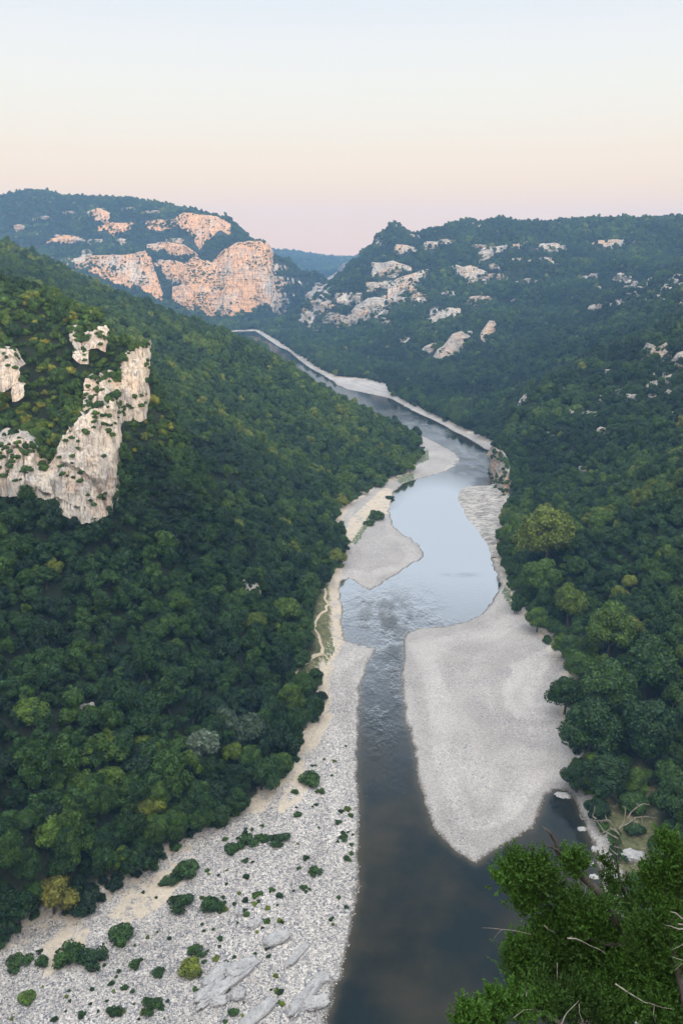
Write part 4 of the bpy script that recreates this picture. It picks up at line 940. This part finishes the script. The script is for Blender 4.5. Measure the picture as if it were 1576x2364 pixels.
# stones that make up the near part of the gravel
def stone(seed):
    g = np.random.RandomState(seed)
    import bmesh
    bm = bmesh.new(); bmesh.ops.create_icosphere(bm, subdivisions=1, radius=1); v = np.array([q.co[:] for q in bm.verts]); f = [[q.index for q in p.verts] for p in bm.faces]; bm.free()
    v = v*(1+g.uniform(-.18, .18, (len(v), 1)))*np.array([1, .72, .5])
    return mesh_from('stone', v, f, M_STONE, True)
sm = MT('cobble'); tt_ = sm.attr('tint', 'INSTANCER'); M_STONE = sm.done(sm.ramp(tt_, [(0, (.08, .092, .11)), (.22, (.19, .20, .22)), (.5, (.33, .32, .305)), (.75, (.40, .38, .35)), (1, (.58, .56, .525))]), .85)
sc_col = bpy.data.collections.new('stone forms')
for i in range(4): sc_col.objects.link(bpy.data.objects.new('stone_%02d' % i, stone(i)))
rs = np.random.RandomState(77)
def stones(n, x0, x1, y0, y1, cond, s0, s1):
    x = rs.uniform(x0, x1, n); y = y0+(y1-y0)*rs.rand(n)**1.35; z = samp(x, y); g = samp(x, y, GDG); w_ = samp(x, y, GDW)
    a, b, _ = proj(x, y, z); k = (g < -.3) & (w_ > -.25) & cond(a, b, w_) & (a > -40) & (a < 1600) & (b < 2440)
    x, y, z = x[k], y[k], z[k]; m_ = len(x); s = (s0+(s1-s0)*rs.rand(m_)**2.5)
    return np.stack([x, y, z+s*.1], -1), np.stack([s, s, s], -1), np.stack([rs.uniform(-.3, .3, m_), rs.uniform(-.3, .3, m_), rs.rand(m_)*6.28], -1), rs.randint(0, 4, m_), rs.rand(m_)
sandn = lambda a, b: np.any([inside(a, b, sp) for sp in SAND], axis=0)
A_ = stones(125000, -130, 20, 118, 300, lambda a, b, w_: (a < 870) & (vnoise(a/30, b/30, 0, 3) > -.75) & (~sandn(a, b) | (rs.rand(len(a)) < .06)), .08, .27)
B_ = stones(60000, 5, 85, 150, 310, lambda a, b, w_: (a > 870) & (rs.rand(len(a)) < .12+.8*sstep(-.1, .4, vnoise(w_/4.2, a/150, b/150, 8))+.5*(w_ < 1.5)), .07, .22)
Q = [np.concatenate([p, q]) for p, q in zip(A_, B_)]
instancer('cobbles', Q[0], Q[1], Q[2], Q[3], Q[4], sc_col, 'grey and white rounded river cobbles spread over the gravel banks', 'stones')

# ------------------------------------------------------------------ shrubs on the gravel
shm = [crown(400+i, 1.1, 1.0, 13, 1100, .17, .0, core=.5, spread=.8) for i in range(3)]
for c in shm: c.materials.append(M_OAK)
SHR = [(707,1785,44,.34,'dark green shrub alone where the left wood ends beside the gravel'),(685,1868,24,.30,'round dark shrub on the left gravel below the sandy corner'),
 (570,1925,42,.22,'dark round shrub, largest of the row under the left wood'),(530,1944,32,.26,'dark shrub left of the largest one in the row under the wood'),
 (604,1922,30,.30,'shrub right of the largest one in the row under the wood'),(642,1922,44,.12,'grey-green loose shrub at the right end of the row'),
 (430,1992,70,.28,'wide low dark shrub at the edge of the sand strip'),(398,2012,46,.20,'dark low shrub joined to the wide one by the sand'),(418,2070,50,.2,'round dark shrub between sand strip and cobbles'),
 (480,2075,50,.22,'second round dark shrub on the cobbles, right of the sandy one'),(506,2082,30,.35,'small green shrub touching the dark one on the cobbles'),(725,1998,26,.3,'round shrub alone on the cobbles near the water'),
 (795,1970,20,.4,'small shrub at the water edge of the left gravel'),(797,1856,20,.6,'light green shrub close to the straight water edge'),(790,1922,18,.3,'small dark shrub close to the water edge'),
 (275,2138,56,.3,'dark spiky shrub on the gravel below the sandy strip'),(165,2178,86,.32,'largest dark green shrub on the lower left gravel'),(215,2190,60,.1,'dull grey-green shrub joined to the largest one'),
 (95,2205,34,.25,'dark shrub left of the largest gravel shrub'),(437,2215,54,.82,'yellow-green shrub in the middle of the lower gravel'),(455,2180,34,.3,'dark top shrub behind the yellow-green one'),
 (308,2214,26,.3,'small dark shrub in the open cobbles'),(365,2226,28,.2,'flat little shrub left of the yellow-green one'),(350,2306,40,.28,'shrub near the bottom edge left of the slabs'),
 (535,2322,26,.25,'shrub below the slab group'),(265,2322,32,.2,'small grey shrub near the bottom edge'),(45,2200,44,.3,'dark shrub at the left edge of the gravel'),(60,2285,36,.6,'weedy shrub low at the left edge'),
 (862,1180,42,.42,'round bush alone on the sandy upper left bar'),(850,1198,26,.4,'smaller bush at the foot of the round bush on the upper bar'),(1258,1470,22,.2,'dark shrub at the back of the right gravel bar'),
 (895,1140,22,.1,'dark bush standing at the shore of the upper pool'),(775,1290,30,.6,'green bush at the end of the upper left bar')]
rs2 = np.random.RandomState(8)
def put_shrub(i, a, b, w, tn, lb, grp):
    x, y, z = hit(a, b+w*.28); D = y*cP-(z-CAM_Z)*sP; k = w*SC*D/FPX*.5
    o = link('shrub', shm[i % 3], label=lb, cat='shrub', group=grp, loc=(x, y, z-.05)); o.scale = (k*(.75+.4*rs2.rand()), k*(.8+.4*rs2.rand()), k*(.5+.35*rs2.rand())); o.rotation_euler = (0, 0, rs2.rand()*6); o['tint'] = float(min(tn+.12, .85))
for i, (a, b, w, tn, lb) in enumerate(SHR): put_shrub(i, a, b, w, tn, lb, 'shrubs on the gravel banks')
n = 0
while n < 165:
    a = rs2.uniform(20, 815); b = rs2.uniform(1700, 2345); x, y, z = at_z(a, b, 0); x = np.array([x]); y = np.array([y])
    if samp(x, y, GDG)[0] > -.4 or samp(x, y, GDW)[0] < 1.5 or vnoise(a/70, b/70, 0, 9) < -.25: continue
    w = 7+11*rs2.rand()**2; put_shrub(n, a, b, w, [.3, .2, .45, .08, .7][n % 5], ('small' if w < 10 else 'middling' if w < 14 else 'large')+' tuft of '+['dark', 'blackish', 'green', 'grey-green', 'light green'][n % 5]+' scrub '+('beside the straight water edge' if a > 740 else 'beside the wood' if samp(x, y, GDG)[0] > -9 else 'around the pale slabs' if b > 2080 and a > 420 else 'in the left corner' if b > 2150 else 'between wood and river')+(' upstream' if b < 1850 else ' near the shrub row' if b < 2000 else ' downstream'), 'tufts of scrub on the left gravel'); n += 1

# ------------------------------------------------------------------ dead branches, junipers in the foreground
def up(a, b, dpt):          # source-pixel position at a depth in front of the camera
    cx = (a-788)/FPX; cy = (1182-b)/FPX
    return np.array([cx*dpt, (cP+cy*sP)*dpt, CAM_Z+(-sP+cy*cP)*dpt])
def cr(a, b): return 950+a*.3993, 1750+b*.3993
def limb(pts, r0, r1, n=7, wob=.02, seed=0):
    """pts: (crop x, crop y, depth)"""
    w = np.array([up(*cr(a, b), d) for a, b, d in pts]); s = np.linspace(0, len(w)-1, len(w)*6)
    p = np.stack([np.interp(s, np.arange(len(w)), w[:, i]) for i in range(3)], -1); g = np.random.RandomState(seed)
    for i in range(3): p[:, i] += np.array([vnoise(q*1.1+seed, 3.3*i, 0, seed) for q in s])*wob*3
    return (p, np.linspace(r0, r1, len(p)), n)
def sprays(name, clusters, seed, dens=1.0):
    """plumes of scale leaves: every cluster is a bunch of upswept sprigs clothed in small scales"""
    g = np.random.RandomState(seed); VV, TT = [], []
    for (a, b, rp, d, t0, dn) in clusters:
        c = up(*cr(a, b), d); R = rp*.3993*d/FPX
        ns = int(74*dn*dens*(R/.2)**2)+10
        dirs = g.normal(size=(ns, 3)); dirs[:, 2] = np.abs(dirs[:, 2])*.9+.15; dirs /= np.linalg.norm(dirs, axis=1)[:, None]
        st = c+g.normal(size=(ns, 3))*R*.42
        ln = R*(.45+.75*g.rand(ns)**1.3)+.04
        m_ = 30
        tpar = np.tile(np.linspace(.0, 1, m_), (ns, 1)); 
        curve = np.array([0, 0, 1.0])*(tpar[..., None]**2)*ln[:, None, None]*.35
        P = st[:, None]+dirs[:, None]*tpar[..., None]*ln[:, None, None]+curve
        side = g.normal(size=(ns, m_, 3)); side -= (side*dirs[:, None]).sum(-1, keepdims=True)*dirs[:, None]; side /= np.linalg.norm(side, axis=-1, keepdims=True)
        wid = (.030*(1-tpar*.75)+.004)[..., None]
        P = P+side*wid*g.rand(ns, m_, 1)
        ax = dirs[:, None]*.8+side*.75; ax /= np.linalg.norm(ax, axis=-1, keepdims=True)
        bb = np.cross(ax, g.normal(size=(ns, m_, 3))); bb /= np.linalg.norm(bb, axis=-1, keepdims=True)
        L_ = (.026+.022*g.rand(ns, m_, 1)); w_ = L_*.24
        q = np.stack([P-ax*L_*.4, P+bb*w_, P+ax*L_*.7, P-bb*w_], 2).reshape(-1, 3)
        VV.append(q); tn = np.clip(t0+.30*(tpar-.5)+g.normal(size=(ns, m_))*.08, 0, 1); TT.append(np.repeat(tn.ravel(), 4))
    v = np.concatenate(VV)
    return mesh_from(name, v, np.arange(len(v)).reshape(-1, 4), M_JUN, False, {'tint': np.concatenate(TT)})
def juniper(label, group, trunks, dead, cl, seed):
    base = trunks[0][0][0]
    r = bpy.data.objects.new('juniper', None); COL.objects.link(r); r.location = base; r['label'] = label; r['category'] = 'tree'; r['group'] = group
    def child(nm, me):
        o = bpy.data.objects.new(nm, me); COL.objects.link(o); o.parent = r; o.matrix_parent_inverse = r.matrix_world.inverted(); o.location = -Vector(base); return o
    child('trunk', tubes_mesh('trunk', trunks[:1], M_BARK))
    for t in trunks[1:]: child('branch', tubes_mesh('branch', [t], M_BARK))
    for t in dead: child('dead_twig', tubes_mesh('dead_twig', t, M_DEAD))
    child('foliage', sprays('foliage', cl, seed)); return r
D1 = 12.0
left_c = [(560,640,60,D1,.8,1),(500,690,45,D1,.8,.8),(600,580,45,D1,.85,.9),(640,680,80,D1,.6,1),(690,620,55,D1,.9,1),(760,600,42,D1,.95,.8),(740,680,90,D1,.7,1),(800,740,70,D1,.6,1),(560,740,60,D1+.2,.55,1),(620,800,70,D1+.2,.5,1),
  (720,790,90,D1+.2,.55,1),(630,870,48,D1+.3,.5,.8),(700,860,40,D1+.2,.45,.6),(900,595,60,D1,.9,1),(965,585,55,D1,.95,1),(940,660,55,D1+.1,.55,.9),(1000,620,40,D1,.6,.7),(900,840,75,D1,.8,1),(985,860,80,D1,.8,1),(1080,870,60,D1,.75,.9),
  (860,930,85,D1+.2,.6,1),(780,960,70,D1+.2,.6,1),(950,960,100,D1+.2,.5,1),(1050,960,90,D1+.3,.45,1),(740,1040,75,D1+.2,.6,1),(600,1060,55,D1,.55,.8),(590,1140,70,D1,.6,.9),(620,1210,75,D1,.8,1),(690,1150,85,D1,.85,1),(560,1200,40,D1,.8,.8),
  (680,1260,80,D1,.6,1),(600,1290,60,D1,.6,.8),(800,1110,100,D1+.3,.45,1),(910,1110,105,D1+.3,.5,1),(1020,1080,100,D1+.4,.4,1),(850,1240,120,D1+.5,.35,.9),(960,1250,120,D1+.6,.35,.9),(1070,1200,120,D1+.6,.35,.9),(1160,1150,110,D1+.5,.4,.9),
  (1150,1010,80,D1+.3,.45,.9),(770,1330,90,D1+.5,.35,.8),(1240,1080,80,D1+.3,.5,.9)]
low_c = [(500,1390,60,D1-1,.6,.8),(460,1370,40,D1-1,.5,.7),(560,1450,85,D1-1,.55,1),(650,1470,95,D1-1,.45,1),(750,1420,100,D1-.8,.4,1),(320,1500,70,D1-1.2,.8,1),(290,1440,40,D1-1.2,.85,.8),(390,1460,60,D1-1.2,.75,1),(400,1540,70,D1-1.2,.6,1),
  (270,1540,60,D1-1.2,.7,1),(860,1460,110,D1-.6,.35,1),(980,1420,120,D1-.4,.35,1),(1100,1500,120,D1-.4,.35,1),(1120,1370,120,D1,.32,.9),(480,1520,80,D1-1.1,.5,1),(600,1360,50,D1-.6,.4,.6),(930,1330,90,D1,.3,.8),(1230,1480,110,D1-.4,.3,.9)]
right_c = [(1350,700,50,D1-.5,.75,.9),(1345,640,30,D1-.5,.85,.7),(1400,680,65,D1-.5,.7,1),(1480,640,85,D1-.6,.6,1),(1545,560,80,D1-.6,.5,1),(1470,520,60,D1-.6,.75,1),(1445,450,38,D1-.6,.8,.9),(1490,480,40,D1-.6,.7,.8),(1540,700,95,D1-.6,.5,1),
  (1400,780,80,D1-.5,.55,1),(1480,810,100,D1-.5,.5,1),(1340,820,50,D1-.4,.5,.8),(1330,960,60,D1-.6,.8,1),(1370,1000,60,D1-.6,.8,1),(1300,1030,60,D1-.5,.6,1),(1430,960,70,D1-.6,.75,1),(1500,1040,95,D1-.6,.6,1),(1400,1110,100,D1-.5,.45,1),
  (1300,1200,110,D1-.2,.4,.9),(1450,1210,120,D1-.4,.4,1),(1540,1140,100,D1-.6,.5,1),(1550,900,60,D1-.5,.45,.9),(1220,1290,110,D1+.1,.3,.9),(1350,1340,120,D1-.2,.3,.9),(1480,1350,130,D1-.4,.3,1),(1380,1470,120,D1-.5,.3,1),(1520,1490,120,D1-.6,.3,1),
  (1250,960,55,D1,.4,.7),(1450,890,70,D1-.5,.55,.9)]
thin_c = [(1150,640,45,D1+1,.35,.5),(1130,720,55,D1+1,.3,.5),(1190,790,50,D1+1,.3,.5),(1250,730,40,D1+1,.35,.4),(1100,590,30,D1+1,.35,.4),(1230,860,60,D1+1,.3,.6),(1150,840,60,D1+.8,.35,.6),(1290,820,40,D1+1,.3,.5)]
GRP = 'junipers on the viewpoint ledge'
tA = [limb([(1700,2300,D1-.5),(1500,1700,D1-.2),(1330,1240,D1),(1260,1090,D1+.1),(1180,940,D1+.1),(1090,810,D1+.1),(1010,710,D1+.1),(960,660,D1+.1),(870,570,D1+.1),(820,480,D1+.1),(785,430,D1),(750,393,D1)], .10, .012, 9, .015, 3),
      limb([(1260,1090,D1+.1),(1100,1080,D1+.2),(960,990,D1+.2),(880,890,D1+.2),(850,800,D1+.1),(860,740,D1),(900,690,D1)], .05, .012, 7, .02, 5),
      limb([(880,890,D1+.2),(760,860,D1+.2),(735,760,D1+.1),(730,690,D1)], .03, .01, 6, .015, 6),
      limb([(1330,1240,D1),(1050,1320,D1+.3),(870,1180,D1+.2),(800,1050,D1+.2),(760,960,D1+.2)], .05, .012, 6, .02, 7),
      limb([(1050,1320,D1+.3),(820,1350,D1+.3),(700,1260,D1+.2),(640,1180,D1)], .03, .01, 6, .02, 8),
      limb([(870,570,D1+.1),(835,525,D1+.05),(790,510,D1),(768,502,D1)], .022, .008, 6, .008, 9)]
dA = [[limb([(690,1020,D1),(600,1000,D1),(520,990,D1),(412,985,D1)], .008, .003, 4, .004, 2), limb([(530,990,D1),(500,1010,D1),(474,1052,D1)], .005, .002, 4, .004, 2)],
      [limb([(900,1040,D1-.3),(940,1040,D1-.3),(1000,1070,D1-.3),(1060,1095,D1-.3),(1115,1135,D1-.3)], .012, .004, 4, .006, 3), limb([(905,1042,D1-.3),(930,1028,D1-.3)], .005, .002, 4, .002, 3)],
      [limb([(835,1190,D1-.2),(832,1290,D1-.2),(860,1370,D1-.2),(905,1445,D1-.2)], .010, .004, 4, .006, 4), limb([(800,1340,D1-.2),(790,1400,D1-.2),(770,1450,D1-.2)], .008, .003, 4, .004, 5)],
      [limb([(1010,740,D1-.1),(1005,760,D1-.1),(990,800,D1-.1)], .007, .002, 4, .002, 6), limb([(960,720,D1-.1),(985,765,D1-.1)], .006, .002, 4, .002, 6)],
      [limb([(760,970,D1-.1),(800,995,D1-.1),(830,1010,D1-.1)], .008, .003, 4, .002, 16), limb([(660,1380,D1-1.4),(668,1340,D1-1.4)], .006, .002, 4, .002, 6)]]
juniper('bright green juniper whose dark bare-tipped trunk reaches up over the water', GRP, tA, dA, left_c+thin_c, 1)
tB = [limb([(1650,2500,D1-1),(1200,1900,D1-1),(900,1560,D1-1),(760,1480,D1-1),(640,1460,D1-1),(560,1420,D1-1)], .06, .01, 7, .02, 11),
      limb([(900,1560,D1-1),(600,1600,D1-1.1),(440,1530,D1-1.2),(340,1500,D1-1.2),(290,1450,D1-1.2)], .035, .008, 6, .02, 12),
      limb([(1200,1900,D1-1),(1150,1560,D1-.5),(1100,1400,D1-.3),(1000,1330,D1)], .04, .01, 6, .02, 13)]
dB = [[limb([(1180,1310,D1-.8),(1270,1365,D1-.9),(1340,1410,D1-.9),(1400,1430,D1-.9),(1520,1446,D1-.9)], .011, .003, 4, .008, 14), limb([(1400,1430,D1-.9),(1398,1480,D1-.9),(1410,1530,D1-.9)], .007, .003, 4, .005, 15)],
      [limb([(860,1538,D1-1.4),(900,1470,D1-1.4),(960,1405,D1-1.4)], .011, .004, 4, .006, 21), limb([(968,1420,D1-1.4),(975,1480,D1-1.4),(1000,1538,D1-1.4)], .008, .003, 4, .006, 22)],
      [limb([(590,1500,D1-1.5),(650,1460,D1-1.5),(700,1450,D1-1.5)], .006, .002, 4, .004, 23)]]
juniper('low juniper at the bottom edge of the picture reaching over the dark water', GRP, tB, dB, low_c, 2)
tC = [limb([(1800,2400,D1-1.2),(1640,1700,D1-1),(1560,1300,D1-.7),(1500,1000,D1-.6),(1480,800,D1-.6),(1470,640,D1-.6),(1450,480,D1-.6)], .08, .010, 8, .02, 31),
      limb([(1560,1300,D1-.7),(1400,1120,D1-.6),(1340,980,D1-.6)], .035, .008, 6, .02, 32), limb([(1500,1000,D1-.6),(1420,820,D1-.5),(1360,700,D1-.5)], .03, .008, 6, .02, 33),
      limb([(1640,1700,D1-1),(1450,1450,D1-.4),(1300,1250,D1-.2),(1220,1220,D1)], .04, .01, 6, .02, 34), limb([(1500,1000,D1-.6),(1540,800,D1-.6),(1550,600,D1-.6)], .03, .008, 6, .02, 35)]
dC = [[limb([(1600,950,D1-1),(1560,930,D1-1),(1525,900,D1-1),(1497,893,D1-1)], .014, .004, 5, .004, 41), limb([(1600,985,D1-1),(1545,990,D1-1),(1500,968,D1-1),(1460,960,D1-1)], .012, .003, 5, .004, 42), limb([(1540,960,D1-1),(1590,965,D1-1)], .014, .009, 5, .002, 42)],
      [limb([(1600,1050,D1-1),(1560,1085,D1-1),(1500,1112,D1-1)], .008, .003, 4, .004, 43), limb([(1600,1175,D1-1),(1550,1168,D1-1),(1498,1148,D1-1)], .008, .003, 4, .004, 44), limb([(1600,1175,D1-1),(1560,1190,D1-1),(1515,1222,D1-1)], .007, .003, 4, .004, 45)]]
juniper('tall bright green juniper along the right edge of the picture', GRP, tC, dC, right_c, 3)
# the ledge of the viewpoint's own cliff in which they are rooted, just below the picture
led = rock_mesh('cliff', 91, M_ROCK_NEAR, 64); ledo = link('cliff', led, kind='structure', loc=(7.2, 7.4, 129.5)); ledo.scale = (4.6, 2.3, 7.2)
# bare dead tree behind them
tD = [limb([(1600,1900,D1+.2),(1560,1500,D1+1),(1400,1000,D1+1),(1330,880,D1+1),(1250,800,D1+1),(1215,730,D1+1),(1195,640,D1+1),(1185,560,D1+1),(1192,470,D1+1),(1200,400,D1+1)], .045, .008, 7, .012, 51)]
r = bpy.data.objects.new('dead_tree', None); COL.objects.link(r); r.location = tD[0][0][0]; r['label'] = 'dead bare tree with pale twisted twigs behind the junipers'; r['category'] = 'tree'
def dchild(nm, lst, mat):
    o = bpy.data.objects.new(nm, tubes_mesh(nm, lst, mat)); COL.objects.link(o); o.parent = r; o.location = -Vector(tD[0][0][0])
dchild('trunk', tD, M_BARK)
E_ = D1+1
for k, tw in enumerate([[[(1200,405,E_),(1225,370,E_),(1238,320,E_),(1235,285,E_),(1222,280,E_)]], [[(1240,345,E_),(1280,305,E_),(1310,280,E_),(1345,268,E_),(1378,268,E_)], [(1310,280,E_),(1300,265,E_)]],
     [[(1200,400,E_),(1250,375,E_),(1290,342,E_),(1335,340,E_),(1392,350,E_)], [(1290,342,E_),(1282,400,E_)], [(1330,340,E_),(1333,378,E_)]], [[(1192,430,E_),(1150,410,E_),(1100,430,E_),(1080,460,E_)], [(1195,440,E_),(1140,362,E_),(1045,358,E_)]],
     [[(1060,350,E_),(1050,340,E_),(1050,280,E_)], [(1120,355,E_),(1125,330,E_)]], [[(1185,560,E_),(1160,540,E_),(1145,515,E_)], [(1190,520,E_),(1160,505,E_)]], [[(1215,730,E_),(1260,640,E_),(1320,580,E_),(1370,560,E_)]],
     [[(990,360,E_),(975,335,E_),(962,325,E_)], [(1195,470,E_),(1110,420,E_),(1060,360,E_),(990,355,E_)]]]):
    dchild('twig', [limb(p, .012, .004, 4, .006, 60+k) for p in tw], M_DEAD)
# ------------------------------------------------------------------ haze
me = mesh_from('haze', [(x, y, z) for z in (-3.2, 345) for y in (-1560, 4360) for x in (-4560, 4560)],
               [(0, 2, 3, 1), (4, 5, 7, 6), (0, 1, 5, 4), (2, 6, 7, 3), (0, 4, 6, 2), (1, 3, 7, 5)], None, False)
hm = bpy.data.materials.new('haze'); hm.use_nodes = True
for n in list(hm.node_tree.nodes): hm.node_tree.nodes.remove(n)
ho = hm.node_tree.nodes.new('ShaderNodeOutputMaterial'); hv = hm.node_tree.nodes.new('ShaderNodeVolumePrincipled')
hv.inputs['Color'].default_value = (.31, .59, 1, 1); hv.inputs['Density'].default_value = 1.45e-4
hm.node_tree.links.new(hv.outputs[0], ho.inputs['Volume'])
me.materials.append(hm)
link('haze', me, kind='stuff')

# labels that repeat inside the scene are told apart by their place among their look-alikes
DUP = {}
for o in S.objects:
    if o.parent is None and o.get('category') and o.get('label'): DUP.setdefault(o['label'], []).append(o)
for lb, os_ in DUP.items():
    if len(os_) < 2: continue
    os_.sort(key=lambda o: float(proj(o.location.x, o.location.y, o.location.z)[0]))
    n = len(os_); w_ = ['left one, ', 'right one, '] if n == 2 else ['leftmost, ']+[['second', 'third', 'fourth', 'fifth', 'sixth', 'seventh', 'eighth', 'ninth', 'tenth', 'eleventh', 'twelfth', 'thirteenth', 'fourteenth', 'fifteenth', 'sixteenth'][min(k, 14)]+' from left: ' for k in range(n-2)]+['rightmost, ']
    for o, w in zip(os_, w_): o['label'] = w+lb
